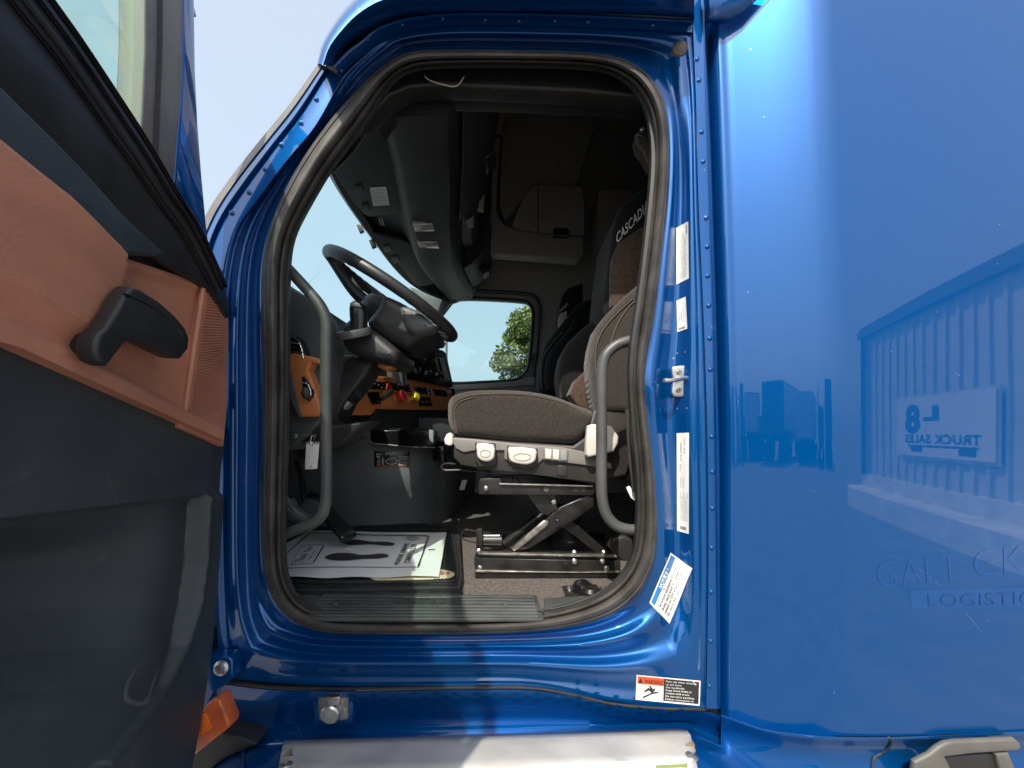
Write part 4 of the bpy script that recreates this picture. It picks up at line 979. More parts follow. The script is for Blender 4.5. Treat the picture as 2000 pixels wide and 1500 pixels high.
# centre stack
stack = pslab('centre_stack', [(795,680),(810,672),(866,684),(872,690),(886,754),(884,757),(800,741),(780,742),(778,700)], (-.59, .5, 0), pcn, .012, .12, 'black_gloss', dash, .005)
pslab('stack_hood', [(786,668),(800,652),(868,664),(872,672),(868,680),(800,676)], (-.59, .5, 0), pcn, .05, .12, 'black_plastic', dash, .008)
pslab('stack_side_rail', [(778,676),(786,674),(796,752),(788,754)], (-.59, .5, 0), pcn, .03, .05, 'dark_plastic', dash, .004)
ss = planar((-.59+.0125, .5-.004, 0), pcn)
for (x, y, r_) in [(825,704,.017), (845,707,.017), (815,724,.020), (836,728,.020), (857,731,.020)]:
    h, n = ss(x, y)
    V, Fc = lathe([(r_, 0), (r_, .006), (r_*.85, .008), (r_*.8, .006)], h, n, 24); kk = mk('dial_ring', V, Fc, 'chrome' if y > 715 else 'black_plastic', stack)
    V, Fc = lathe([(r_*.8, .004), (r_*.7, .014), (r_*.5, .016), (.002, .016)], h, n, 20); mk('dial_knob', V, Fc, 'black_plastic', stack)
    V, Fc = tube([h+n*.0175+Vector((0, 0, r_*.2)), h+n*.0175+Vector((0, 0, r_*.65))], .0012, 5, 1); mk('dial_pointer', V, Fc, 'label_white', stack)
vg = pslab('centre_vent', [(853,697),(864,698),(878,742),(876,745),(863,743),(852,700)], (-.59, .5, 0), pcn, .020, .0, 'trim_grey', dash, .003)
pslab('vent_opening', [(855,700),(863,701),(875,741),(864,740)], (-.59, .5, 0), pcn, .0225, -.01, 'black_gloss', dash, .001)
for k in range(5):
    f = (k+.5)/5; a = ss(855+f*8, 701); b = ss(864+f*10.5, 740+f)
    V, Fc = tube([a[0]+a[1]*.012, b[0]+b[1]*.012], .0022, 6, 1); mk('vent_slat', V, Fc, 'grey_plastic', vg)
B = MB()
for (x, y) in [(812,687),(818,690),(826,684),(832,690),(838,688),(850,692),(858,693),(826,693),(835,696),(806,688),(800,686)]:
    h, n = ss(x, y); B.add(*box(h+n*.002, (.001, .008, .003)))
B.mk('button_symbols', 'label_white', stack, kind='stuff')

# ---- engine cover (rounded bulkhead below the dash)
ec = catmull([Vector(p) for p in [(-1.45,.93,0),(-1.1,.90,0),(-.8,.90,0),(-.6,.93,0),(-.46,1.00,0),(-.37,1.14,0),(-.33,1.4,0),(-.31,1.75,0),(-.30,2.09,0)]], 8)
def ecrow(z, o_, oy=0): return [Vector((p.x+o_*(1 if p.y > 1.1 else .2), p.y-o_*(1 if p.x < -.45 else .2)+oy, z)) for p in ec]
V, Fc = loft([ecrow(-.485, .0), ecrow(-.43, .005), ecrow(-.30, .012), ecrow(-.29, .018), ecrow(-.20, .02), ecrow(-.10, .018), ecrow(-.04, .010), ecrow(-.015, -.01), ecrow(-.005, -.04), ecrow(-.004, -.4)])
eng = mk('engine_cover', V, Fc, 'cover_plastic', truck, smooth=60); se = caster(eng)
slab('cover_tray', [(721,840),(727,840),(850,842),(850,868),(800,876),(730,868),(723,862)], .86, .93, 'black_gloss', eng, .004, )
V, Fc = tube([P(x, y, .853) for x, y in [(722,842),(722,858),(728,866),(760,869),(800,873),(850,874)]], .0035, 8); mk('tray_edge', V, Fc, 'trim_grey', eng)
slab('tray_divider', [(838,839),(846,840),(846,864),(838,863)], .85, .86, 'grey_plastic', eng, .001)
slab('cup_holder', [(846,868),(868,872),(868,904),(845,900)], .95, 1.15, 'black_gloss', eng, .006)
slab('under_dash_panel', [(640,812),(720,812),(890,816),(890,868),(720,842),(690,850),(655,880),(600,900),(556,905),(556,850),(640,850)], .95, 1.05, 'black_plastic', dash, .01)
lb, q = decal('gear_diagram_label', [(730,881),(801,882),(800,912),(731,912)], se, 'black_gloss', eng, 6, 4, off=.0015)
text_on('diagram_text', q, se, [('ENGINE', .07, .2, .14, .22, .01), ('BRAKE', .07, .18, .28, .36, .01), ('OFF', .1, .17, .4, .47), ('LOW', .09, .17, .55, .62), ('MED', .09, .17, .66, .73), ('HIGH', .08, .17, .78, .85), ('With Joy Stick', .32, .6, .05, .12, .01), ('Push Down - Turn', .32, .68, .15, .22, .01), ('00-000', .82, .93, .07, .12), ('Manual Mode', .69, .92, .30, .38, .01), ('Low / Drive', .69, .90, .44, .52, .01), (None, .66, .76, .57, .61), ('Gear Down', .69, .9, .68, .76, .01), ('Reverse', .69, .9, .80, .88, .01), (None, .235, .255, .42, .85)], 'label_white', lb, off=.003)
text_on('diagram_red_line', q, se, [(None, .06, .92, .91, .95)], 'label_orange', lb, off=.003)
V, Fc = tube([quadmap([Vector(p) for p in q], se, .003)(x, y) for x, y in [(.32,.62),(.42,.5),(.55,.45),(.62,.55),(.62,.75),(.5,.82),(.4,.78),(.32,.64)]], .0012, 5); mk('diagram_outline', V, Fc, 'label_white', lb)

# ---- steering column and wheel
WC = Vector((-.423, .38, .483)); ta = R(31.5); wa = Vector((math.cos(ta), 0, -math.sin(ta))); wb_ = Vector((0, 1, 0)); wn = Vector((-math.sin(ta), 0, -math.cos(ta)))
wheel_hub = slab('steering_wheel', [(714,632),(718,618),(735,596),(744,574),(762,578),(790,592),(820,614),(846,634),(838,650),(806,668),(790,676),(760,668)], .26, .50, 'black_plastic', truck, .03, sp=2)
rows = []; RR = .2445
for i in range(96):
    a = 2*math.pi*i/96; rad = wa*math.cos(a)+wb_*math.sin(a); c = WC+rad*RR
    row = []
    for k in range(14):
        b = 2*math.pi*k/14; rr = .0165
        inner = max(0, -math.cos(b)); und = max(0, math.sin(b))
        if (abs(math.sin(a)) > .0): rr *= 1+.26*inner*math.sin(a*44)*(1 if (math.cos(a) < -.15 or math.cos(a) > .45) else 0)
        row.append(c+rad*math.cos(b)*rr+wn*math.sin(b)*rr*1.15)
    rows.append(row)
rows.append(rows[0]); V, Fc = loft(rows, True); rim = mk('wheel_rim', V, Fc, 'black_plastic', wheel_hub, smooth=60)
# grey sunlit rim cover section at front
for a0 in (-.35, .35, math.pi-.35, math.pi+.35):
    rad = wa*math.cos(a0)+wb_*math.sin(a0)
    V, Fc = tube([WC+wn*.07+rad*.05, WC+wn*.055+rad*.13, WC+wn*.01+rad*.235], .016, 10, rs=(.026, .012)); mk('wheel_spoke', V, Fc, 'black_plastic', wheel_hub)
slab('spoke_cover', [(778,600),(800,598),(824,612),(846,634),(842,642),(820,648),(808,650),(790,640)], .22, .30, 'dark_plastic', wheel_hub, .018, sp=2)
V, Fc = lathe([(.004, 0), (.07, .0), (.09, .03), (.085, .06), (.06, .09)], WC+wn*.03, wn, 28); mk('wheel_boss', V, Fc, 'black_plastic', wheel_hub)
col = slab('steering_column', [(664,640),(672,626),(684,620),(716,634),(740,652),(764,672),(776,684),(774,702),(760,708),(730,704),(700,696),(672,680),(664,664)], .22, .46, 'black_plastic', truck, .028, sp=2)
# collar ring with shift stalk
ca = P(694, 660, .21); 
V, Fc = lathe([(.034, .0), (.052, .004), (.054, .018), (.050, .026), (.040, .024), (.036, .012), (.004, .010)], ca, (-.15, -.35, .9), 30); mk('stalk_collar', V, Fc, 'dark_plastic', col)
stk2 = slab('shift_stalk', [(679,600),(682,590),(692,584),(704,590),(710,602),(711,620),(709,645),(705,656),(696,660),(686,652),(681,630)], .17, .215, 'black_gloss', col, .015, sp=2)
slab('stalk_top', [(682,592),(690,586),(702,592),(706,600),(694,600),(684,598)], .165, .18, 'metal_worn', col, .004)
slab('column_bracket', [(690,694),(728,704),(716,730),(672,786),(640,850),(596,850),(640,770)], .30, .42, 'black_plastic', col, .014)
slab('column_bracket', [(650,690),(690,694),(652,742),(610,800),(572,850),(556,850),(556,800),(600,742)], .42, .50, 'dark_plastic', col, .012)
slab('column_base', [(560,820),(640,830),(690,835),(700,850),(640,880),(580,900)], .36, .5, 'black_plastic', col, .015)
V, Fc = tube([P(662,798,.34), P(680,782,.33), P(690,774,.32), P(700,769,.315)], .012, 12, rs=(.010, .017)); mk('tilt_lever', V, Fc, 'black_plastic', col)
slab('lever_collar', [(664,790),(676,780),(683,788),(672,800)], .315, .35, 'grey_plastic', col, .004)
V, Fc = tube([P(x, y, .5) for x, y in [(776,672),(786,672),(788,690),(792,740),(794,752)]], .006, 8); mk('column_cable', V, Fc, 'dark_plastic', col)
V, Fc = tube([P(x, y, .30) for x, y in [(655,688),(652,700),(660,712),(668,716)]], .0028, 8); mk('column_cable', V, Fc, 'metal_worn', col)
slab('column_underside', [(740,704),(766,702),(774,700),(766,716),(752,722),(736,716)], .3, .36, 'orange_trim', col, .006)

# ---- pedals, hose
Pp = lambda x, y, Y: P(x, y, Y)
ped = pslab('accelerator_pedal', [(606,958),(626,966),(694,1036),(698,1042),(680,1052),(668,1050),(640,1018),(600,966)], (-.62, .62, ZF+.10), (.45, -.3, .85), .01, .01, 'black_plastic', truck, .004)
for k in range(9):
    a = onplane(612+k*9, 962+k*9.4, (-.62, .62, ZF+.115), (.45, -.3, .85)); b = onplane(600+k*9, 972+k*9.4, (-.62, .62, ZF+.115), (.45, -.3, .85))
    V, Fc = tube([a, b], .003, 6, 1); mk('pedal_rib', V, Fc, 'black_plastic', ped)
bp_ = slab('brake_pedal', [(582,990),(596,974),(612,975),(624,984),(622,996),(606,1008),(590,1006)], .55, .57, 'dark_plastic', truck, .006)
V, Fc = tube([P(595, 985, .58), P(590, 940, .62), P(580, 900, .66)], .012, 8); mk('pedal_arm', V, Fc, 'black_plastic', bp_)
V, Fc = tube([P(x, y, .25) for x, y in [(548,930),(553,955),(560,975),(572,992),(586,1004),(600,1012)]], .007, 8); mk('clutch_pipe', V, Fc, 'metal_worn', truck)
slab('floor_duct', [(548,980),(556,978),(566,996),(584,1008),(600,1014),(592,1020),(570,1020),(548,1008)], .24, .30, 'dark_plastic', truck, .008)

# ---- grab handles
def handle(pts, Y, r_, name):
    V, Fc = tube([P(x, y, yy) for x, y, yy in pts], r_, 18, 8); return mk(name, V, Fc, 'handle_grey', truck, smooth=60)
handle([(540,498,.075),(556,518,.075),(600,566,.075),(626,598,.075),(637,626,.075),(637,680,.075),(637,850,.075),(637,960,.075),(632,998,.075),(614,1020,.075),(580,1034,.075),(535,1052,.075)], .075, .0155, 'grab_handle')
handle([(1262,662,.08),(1236,665,.08),(1205,674,.08),(1182,696,.08),(1175,730,.08),(1175,850,.08),(1175,960,.08),(1182,1000,.08),(1200,1024,.08),(1225,1034,.08),(1265,1036,.08)], .08, .0155, 'grab_handle')

# ---- driver seat
SY0 = .27
seat = slab('driver_seat', [(878,856),(884,852),(1000,862),(1120,870),(1145,852),(1158,800),(1240,790),(1240,880),(1225,930),(1160,945),(1060,930),(960,918),(900,908),(884,893)], SY0+.012, .80, 'seat_shell_dark', truck, .012)
setp(seat, 'driver seat in brown ribbed fabric on a scissor base')
slab('seat_side_panel', [(880,857),(886,855),(930,858),(1000,866),(1100,874),(1140,882),(1150,890),(1195,905),(1195,916),(1110,905),(1060,898),(1050,908),(1000,906),(985,896),(985,880),(962,880),(960,902),(935,904),(928,880),(905,884),(890,876)], SY0-.004, SY0+.02, 'seat_shell', seat, .004)
slab('seat_side_panel', [(886,857),(1000,868),(1130,882),(1150,890),(1170,902),(1165,944),(1060,930),(960,918),(900,908),(886,893)], SY0+.004, SY0+.016, 'seat_shell_dark', seat, .004)
co = [(872,800),(874,782),(885,770),(915,762),(960,760),(1010,761),(1060,767),(1100,778),(1135,793),(1162,804),(1158,830),(1140,856),(1120,867),(1080,866),(1000,862),(930,855),(890,850),(878,838),(873,820)]
cush = slab('seat_cushion', co, SY0, .78, 'fabric_dark', seat, .035, sp=2, segs=6)
V, Fc = tube([P(x, y, SY0-.0) for x, y in [(889,846),(883,820),(884,795),(896,780),(925,771),(980,768),(1040,771),(1090,782),(1130,797)]], .0013, 6); mk('seat_stitching', V, Fc, 'thread', seat)
V, Fc = tube([P(x, y, SY0-.002) for x, y in [(893,846),(888,820),(889,798),(900,784),(927,775)]], .0012, 6); mk('seat_stitching', V, Fc, 'thread', seat)
def ctrl(pts, Y, m='white_plastic', nm='seat_control'):
    return slab(nm, pts, Y, Y+.03, m, seat, .007, sp=2)
slab('control_recess', [(928,864),(968,866),(970,905),(960,912),(936,912),(927,900)], SY0-.008, SY0+.01, 'seat_shell_dark', seat, .004)
slab('control_recess', [(990,870),(1050,876),(1052,905),(1040,916),(1004,914),(990,900)], SY0-.008, SY0+.01, 'seat_shell_dark', seat, .004)
ctrl([(932,866),(964,869),(966,886),(964,896),(954,902),(940,900),(932,892),(931,880)], SY0-.026)
ctrl([(994,873),(1046,877),(1048,890),(1044,902),(1030,908),(1010,906),(996,900),(993,886)], SY0-.026)
for c_, w_ in (((948,886), .016), ((1020,893), .028)):
    V, Fc = tube([P(c_[0]+math.cos(a)*w_*600, c_[1]+math.sin(a)*7, SY0-.0265) for a in [2*math.pi*k/16 for k in range(17)]], .0010, 5, 2); mk('control_emblem', V, Fc, 'seat_shell', seat)
swf = slab('switch_frame', [(1063,873),(1108,878),(1110,880),(1109,900),(1107,903),(1064,898),(1062,895)], SY0-.010, SY0+.01, 'seat_shell', seat, .002)
for x, m in ((1065,'white_plastic'), (1080,'white_plastic'), (1095,'grey_plastic')):
    slab('lumbar_switch', [(x,876+(x-1065)*.1),(x+12.5,877.5+(x-1065)*.1),(x+12,897+(x-1065)*.1),(x,895.5+(x-1065)*.1)], SY0-.014, SY0, m, seat, .002)
slab('switch_blank', [(1090,908),(1109,910),(1107,931),(1088,928)], SY0+.0, SY0+.01, 'seat_shell_dark', seat, .002)
slab('recline_lever', [(1150,838),(1160,828),(1168,830),(1200,838),(1209,850),(1208,866),(1200,884),(1176,892),(1148,895),(1144,888),(1145,860)], SY0-.05, SY0-.01, 'white_plastic', seat, .008, sp=1) if False else slab('recline_lever', [(1148,832),(1158,828),(1195,832),(1209,852),(1208,866),(1200,882),(1150,894),(1144,888),(1145,860)], SY0-.045, SY0-.01, 'white_plastic', seat, .008)
slab('seat_lock_tab', [(872,848),(878,845),(884,850),(884,868),(878,871),(869,868),(867,858)], SY0-.01, SY0+.03, 'white_plastic', seat, .004)
V, Fc = tube([P(x, y, SY0+.05) for x, y in [(960,922),(900,918),(868,918),(862,911),(872,905),(890,906)]], .004, 8); mk('slide_lever', V, Fc, 'metal_black', seat)
# backrest
slab('backrest_centre', [(1092,735),(1094,712),(1100,686),(1112,664),(1134,642),(1164,618),(1190,590),(1230,560),(1300,560),(1300,830),(1166,812),(1128,798),(1098,776)], .50, .74, 'fabric_black', seat, .05, sp=1, segs=5)
slab('backrest_insert', [(1112,770),(1124,742),(1146,722),(1156,715),(1166,812),(1128,796)], .42, .52, 'fabric_brown', seat, .012)
bo = [(1163,805),(1157,770),(1152,735),(1151,703),(1155,675),(1164,642),(1180,618),(1204,592),(1232,566),(1262,540),(1310,520),(1320,800),(1250,812),(1200,810)]
slab('backrest_bolster', bo, SY0, .40, 'fabric_dark', seat, .035, sp=1, segs=6)
V, Fc = tube([P(x, y, SY0-.002) for x, y in [(1168,760),(1163,720),(1163,690),(1170,660),(1186,634),(1210,608),(1236,584)]], .0016, 6); mk('seat_stitching', V, Fc, 'thread', seat)
V, Fc = tube([P(x, y, SY0-.002) for x, y in [(1190,690),(1196,660),(1208,630),(1228,600),(1250,580)]], .0018, 6); mk('seat_stitching', V, Fc, 'thread', seat)
hd = slab('headrest', [(1180,600),(1186,540),(1192,490),(1200,430),(1214,400),(1240,376),(1262,362),(1330,345),(1330,620),(1190,620)], .33, .62, 'fabric_black', seat, .02, sp=1)
slab('headrest_insert', [(1192,600),(1192,540),(1195,505),(1208,474),(1250,445),(1290,430),(1290,600),(1236,584),(1210,600)], .318, .34, 'fabric_brown', seat, .006)
shr = planar((0, .325, 0), (0, -1, 0))
text_on('seat_lettering', [(1202,458),(1262,392),(1270,416),(1206,482)], shr, [('CASCADIA', .0, 1.0, .0, .72, .01, .3)], 'white_plastic', seat, off=.002)
slab('seat_back_shell', [(1190,790),(1200,786),(1240,790),(1300,800),(1300,960),(1225,940),(1216,900),(1212,850),(1196,830),(1168,828),(1170,800)], SY0+.03, .7, 'fabric_black', seat, .01)
V, Fc = tube([P(x, y, SY0+.015) for x, y in [(1184,800),(1190,794),(1210,792),(1228,797)]], .0025, 6); mk('seat_piping', V, Fc, 'white_plastic', seat)
V, Fc = tube([P(x, y, SY0+.015) for x, y in [(1228,798),(1218,802),(1213,812)]], .0018, 6); mk('seat_piping', V, Fc, 'white_plastic', seat)

# ---- scissor base
def rail(name, pts, Y0, Y1, m='metal_black', r=.003): return slab(name, pts, Y0, Y1, m, seat, r)
base = rail('base_rail', [(926,1090),(1212,1096),(1212,1128),(928,1131)], SY0+.005, SY0+.05)
rail('base_rail', [(934,1080),(1040,1082),(1205,1086),(1208,1104),(1204,1108),(934,1104)], SY0+.015, SY0+.06)
rail('upper_rail', [(938,934),(978,934),(980,945),(1158,950),(1162,956),(1160,968),(934,966),(934,945)], SY0+.02, SY0+.06)
rail('base_rail', [(940,1040),(1200,1044),(1200,1056),(940,1054)], .72, .76)
rail('upper_rail', [(950,925),(1150,935),(1150,950),(950,944)], .70, .74)
rail('rail_lip', [(934,1080),(1205,1086),(1205,1089),(934,1084)], SY0+.0, SY0+.02, 'metal_worn', .001)
rail('rail_lip', [(975,944),(1158,949),(1158,951),(975,947)], SY0+.01, SY0+.03, 'metal_worn', .001)
rail('rail_lip', [(928,1114),(1020,1116),(1135,1118),(1210,1116),(1210,1119),(928,1118)], SY0-.002, SY0+.02, 'metal_worn', .001)
rail('scissor_arm', [(992,1070),(1060,1020),(1095,990),(1150,966),(1160,968),(1160,990),(1120,1018),(1070,1050),(1034,1072),(1010,1080)], SY0+.03, SY0+.045, r=.004)
rail('scissor_arm', [(1026,962),(1062,964),(1086,966),(1088,990),(1190,1080),(1176,1090),(1090,1020),(1054,1000)], SY0+.05, SY0+.065, r=.003)
rail('arm_channel', [(998,1072),(1050,1026),(1062,1016),(1072,1018),(1072,1026),(1020,1068),(1004,1078)], SY0+.018, SY0+.03, 'metal_worn', .005)
V, Fc = tube([P(985,1062,.42), P(1050,1010,.42)], .016, 12, 1); mk('damper', V, Fc, 'metal_black', seat)
V, Fc = tube([P(1050,1010,.42), P(1078,985,.42)], .008, 12, 1); mk('damper_rod', V, Fc, 'metal_bright', seat)
V, Fc = lathe([(.03, 0), (.055, .02), (.062, .05), (.055, .08), (.04, .11), (.05, .13), (.055, .16), (.04, .19)], P(1108, 1082, .5), (0, 0, 1), 24); mk('air_spring', V, Fc, 'rubber_mat', seat)
V, Fc = tube([P(940,1056,.32), P(980,1056,.32)], .022, 14, 1); mk('cross_tube', V, Fc, 'metal_black', seat)
V, Fc = tube([P(944,1046,.31), P(976,1046,.31)], .004, 8, 1); mk('cross_rod', V, Fc, 'metal_bright', seat)
slab('front_bracket', [(930,1034),(942,1034),(944,1090),(930,1090)], SY0+.02, SY0+.05, 'metal_black', seat, .002)
V, Fc = tube([P(x, y, .33) for x, y in [(930,1038),(910,1034),(903,1040),(902,1050),(912,1056),(930,1060)]], .003, 8); mk('slide_handle', V, Fc, 'metal_black', seat)
for (x, y, r_) in [(949,954,.0065), (1082,981,.0075), (935,1076,.0065), (937,1109,.0085), (1122,1097,.0085), (1122,1080,.007), (1177,1096,.0075), (1180,1080,.007), (1185,1110,.0095), (1089,1018,.006)]:
    m = 'metal_bright' if x != 1089 else 'metal_black'
    h = P(x, y, SY0+.004)
    V, Fc = lathe([(r_*1.2, .0), (r_*1.2, .002), (r_, .003), (r_, .008), (r_*.6, .010), (.001, .010)], h+Vector((0, .004, 0)), (0, -1, 0), 6 if r_ > .007 else 12); mk('base_bolt', V, Fc, m, seat)
for (x, y) in [(1035,955),(1049,955),(1067,956),(1082,956),(1124,957),(1140,958),(1015,1097),(1030,1097),(1050,1097),(1067,1098),(1086,1098),(1104,1098),(1140,1098),(1158,1098),(1194,1099)]:
    V, Fc = lathe([(.0085, 0), (.0085, .001)], P(x, y, SY0+(.0145 if y > 1000 else .0195)), (0, -1, 0), 16); mk('rail_hole', V, Fc, 'seal_black' if x not in (1050, 1067) else 'carpet', seat)
for xs in [[(1006,930),(1014,940),(1022,950)], [(1080,930),(1092,935),(1096,980)], [(960,932),(1000,930),(1002,938)]]:
    V, Fc = tube([P(x, y, .36) for x, y in xs], .003, 6); mk('seat_cable', V, Fc, 'rubber_mat', seat)
# ball-shaped floor anchor by the sill
anch = pslab('floor_anchor', [(1098,1144),(1166,1142),(1182,1150),(1160,1160),(1104,1164)], (0, 0, ZF+.002), (0, 0, 1), .004, .0, 'metal_black', truck, .001)
h = onfloor(1140, 1158, ZF+.008); V, Fc = lathe([(.030, 0), (.030, .012), (.026, .022), (.012, .030), (.002, .031)], h+Vector((.0, .02, 0)), (0, 0, 1), 24); mk('anchor_ball', V, Fc, 'black_gloss', anch)
V, Fc = lathe([(.026, 0), (.03, .008), (.024, .018), (.002, .022)], h+Vector((.02, .0, 0)), (0, 0, 1), 24); mk('anchor_ball', V, Fc, 'metal_black', anch)
for x, y in [(1112,1150),(1168,1148)]:
    V, Fc = lathe([(.008, 0), (.007, .005), (.002, .007)], onfloor(x, y, ZF+.006), (0, 0, 1), 12); mk('anchor_screw', V, Fc, 'metal_bright', anch)
# passenger seat
ps = slab('passenger_seat', [(1052,760),(1056,700),(1066,670),(1085,645),(1105,620),(1130,590),(1200,560),(1260,560),(1260,790),(1052,790)], 1.35, 1.75, 'fabric_black', truck, .05, sp=1, segs=5)
slab('seat_bolster', [(1070,760),(1066,720),(1072,690),(1090,665),(1112,640),(1126,620),(1130,650),(1120,720),(1130,770)], 1.28, 1.38, 'fabric_black', ps, .04, sp=2)
V, Fc = tube([P(x, y, 1.33) for x, y in [(1058,760),(1056,722),(1062,695),(1078,672),(1098,648)]], .004, 8); mk('seat_stitching', V, Fc, 'dark_plastic', ps)
slab('passenger_headrest', [(1090,680),(1092,600),(1098,575),(1110,560),(1140,550),(1140,660)], 1.46, 1.66, 'fabric_black', ps, .03, sp=1)
slab('headrest_insert', [(1091,622),(1094,612),(1108,606),(1108,650),(1101,664),(1091,676)], 1.44, 1.47, 'cabinet', ps, .006)
spz = planar((0, 1.45, 0), (0, -1, 0))
text_on('seat_lettering', [(1092,605),(1109,590),(1110,598),(1093,613)], spz, [('CASCADIA', 0, 1, 0, .8, .01, .3)], 'white_plastic', ps, off=.004)
slab('passenger_cushion', [(1010,770),(1040,762),(1080,764),(1160,780),(1160,850),(1020,850)], 1.35, 1.8, 'fabric_black', ps, .04, sp=1)
# seat belt parts near the rear edge
blt = slab('belt_anchor', [(1241,262),(1262,236),(1282,240),(1290,262),(1276,286),(1256,268)], .10, .14, 'metal_black', truck, .004)
V, Fc = lathe([(.006, 0), (.006, .004), (.002, .006)], P(1254, 254, .10), (0, -1, 0), 14); mk('anchor_bolt', V, Fc, 'metal_bright', blt)
slab('seat_belt', [(1243,262),(1256,268),(1280,280),(1290,330),(1272,322),(1262,300),(1248,284)], .105, .15, 'strap', blt, .004)
V, Fc = tube([P(x, y, .101) for x, y in [(1242,264),(1245,280),(1256,296),(1266,318),(1272,322)]], .004, 6); mk('belt_edge', V, Fc, 'fabric_brown', blt)
slab('belt_strap', [(1222,800),(1238,796),(1246,840),(1248,960),(1236,960),(1228,900)], .14, .15, 'strap', truck, .002)
slab('belt_buckle', [(1196,1050),(1222,1046),(1240,1058),(1240,1110),(1205,1090),(1190,1070)], .45, .55, 'seat_shell_dark', truck, .012)

# ---- floor: sill plates, ribs
ZS = ZF+.012
def fslab(name, pts, z0, th, m, parent, r=.002, sp=0, **k):
    q = [(onfloor(x, y, z0+th).x, onfloor(x, y, z0+th).y) for x, y in pts]
    V, Fc = rounded(q, z0+th, z0, r, XY, 3, sp); return mk(name, V, Fc, m, parent, **k)
sill = fslab('sill_plate', [(632,1158),(1048,1162),(1062,1208),(590,1207)], ZF, .010, 'sill_plastic', truck, .003)
for i in range(7):
    f = (i+.6)/7; y = 1161+f*44; xl = 632-(y-1158)*.86; xr = 1048+(y-1162)*.30
    if i in (1, 2):   # ribs stop round the raised wordmark field
        segs_ = [(xl+4, 762 if i == 1 else 770), (902, xr-8)]
    else: segs_ = [(xl+4, xr-8)]
    for a, b in segs_:
        V, Fc = tube([onfloor(a, y, ZF+.011), onfloor((a+b)/2, y+.0, ZF+.011), onfloor(b, y+1.5, ZF+.011)], .0036, 8, 1); mk('sill_rib', V, Fc, 'sill_plastic', sill)
fs = planar((0, 0, ZF+.011), (0, 0, 1))
V, Fc = tube([onfloor(x, y, ZF+.0115) for x, y in [(778,1172),(782,1168),(890,1167),(900,1172),(893,1180),(790,1181),(778,1172)]], .0012, 6, 3); mk('wordmark_frame', V, Fc, 'sill_plastic', sill)
text_on('sill_wordmark', [(786,1169),(894,1169),(892,1180),(790,1180)], fs, [('CASCADIA', 0, 1, 0, 1)], 'sill_plastic', sill, off=.0015)
for x, y in [(656,1180),(834,1182),(988,1182)]:
    V, Fc = lathe([(.0045, 0), (.004, .0025), (.001, .003)], onfloor(x, y, ZF+.010), (0, 0, 1), 12); mk('sill_screw', V, Fc, 'metal_bright', sill)
cs = fslab('corner_sill_trim', [(546,1130),(590,1152),(616,1162),(632,1162),(604,1190),(592,1205),(575,1190),(546,1160)], ZF, .006, 'sill_plastic', truck, .002)
for k, (a, b) in enumerate([((548,1140),(586,1160)), ((550,1152),(580,1166)), ((562,1178),(600,1190))]):
    V, Fc = tube([onfloor(*a, ZF+.008), onfloor(*b, ZF+.008)], .0035, 8, 1); mk('corner_rib', V, Fc, 'sill_plastic', cs)
fslab('rear_sill_trim', [(1062,1168),(1160,1162),(1228,1138),(1215,1155),(1150,1187),(1064,1204)], ZF, .010, 'sill_plastic', truck, .003)
# ---- rubber floor mat
ZM = ZF+.022
mat_o = fslab('floor_mat', [(430,1152),(700,1150),(898,1146),(903,1130),(899,1045),(892,1028),(850,1024),(700,1024),(500,1030),(430,1080)], ZF, .022, 'rubber_mat', None, .004)
setp(mat_o, 'black ribbed rubber floor mat lying on the carpet under a paper sheet', 'floor mat')
B = MB()
for i in range(60):
    x = -.62+i*.012
for (x0, x1, y0, y1, nx, ny) in [(-.245, -.165, .18, .60, 7, 34), (-.7, -.25, .155, .175, 40, 2), (-.75, -.33, .84, .95, 38, 8)]:
    for a in range(nx):
        for b in range(ny):
            cx_ = x0+(x1-x0)*(a+.5)/nx-(.13*((y0+(y1-y0)*b/ny)-.18) if y0 > .17 else 0); cy_ = y0+(y1-y0)*(b+.5)/ny
            B.add(*box((cx_, cy_, ZM+.001), ((x1-x0)/nx*.7, (y1-y0)/ny*.45, .004)))
B.mk('mat_nubs', 'rubber_mat', mat_o, kind='stuff')
for k in range(4):
    V, Fc = tube([onfloor(700-40*0, 1134+k*4.5, ZM-.002-.004*k*0), onfloor(898, 1131+k*5, ZM-.002)], .003, 6, 1); mk('mat_edge_rib', V, Fc, 'rubber_mat', mat_o)
V, Fc = tube([onfloor(x, y, ZM+.003) for x, y in [(560,1136),(700,1137),(880,1135),(893,1130),(893,1100),(884,1045),(876,1036),(700,1032)]], .005, 8); mk('mat_edge_bead', V, Fc, 'rubber_mat', mat_o)
fslab('mat_front_flap', [(694,1140),(902,1136),(903,1156),(896,1160),(690,1157)], ZF, .010, 'rubber_mat', mat_o, .003)
em = fslab('oval_emblem', [(724,1126),(735,1122),(850,1112),(872,1113),(887,1118),(886,1124),(870,1129),(740,1132),(727,1130)], ZM, .004, 'label_cream', mat_o, .0015, sp=2)
fm2 = planar((0, 0, ZM+.005), (0, 0, 1))
shape_on('emblem_print', [[(.0,.2),(.3,.1),(.5,.6),(.35,.9),(.1,.8)], [(.6,.5),(.95,.3),(.9,.9),(.7,.8)]], [(858,1114),(880,1114),(878,1124),(858,1124)], fm2, 'brown_leather', mat_o, off=.001)
shape_on('emblem_print', [[(.0,.3),(.2,.0),(.4,.6),(.6,.1),(.8,.7),(1,.2),(1,.8),(.5,1),(0,.9)]], [(742,1126),(766,1125),(766,1129),(742,1130)], fm2, 'ink', mat_o, off=.001)
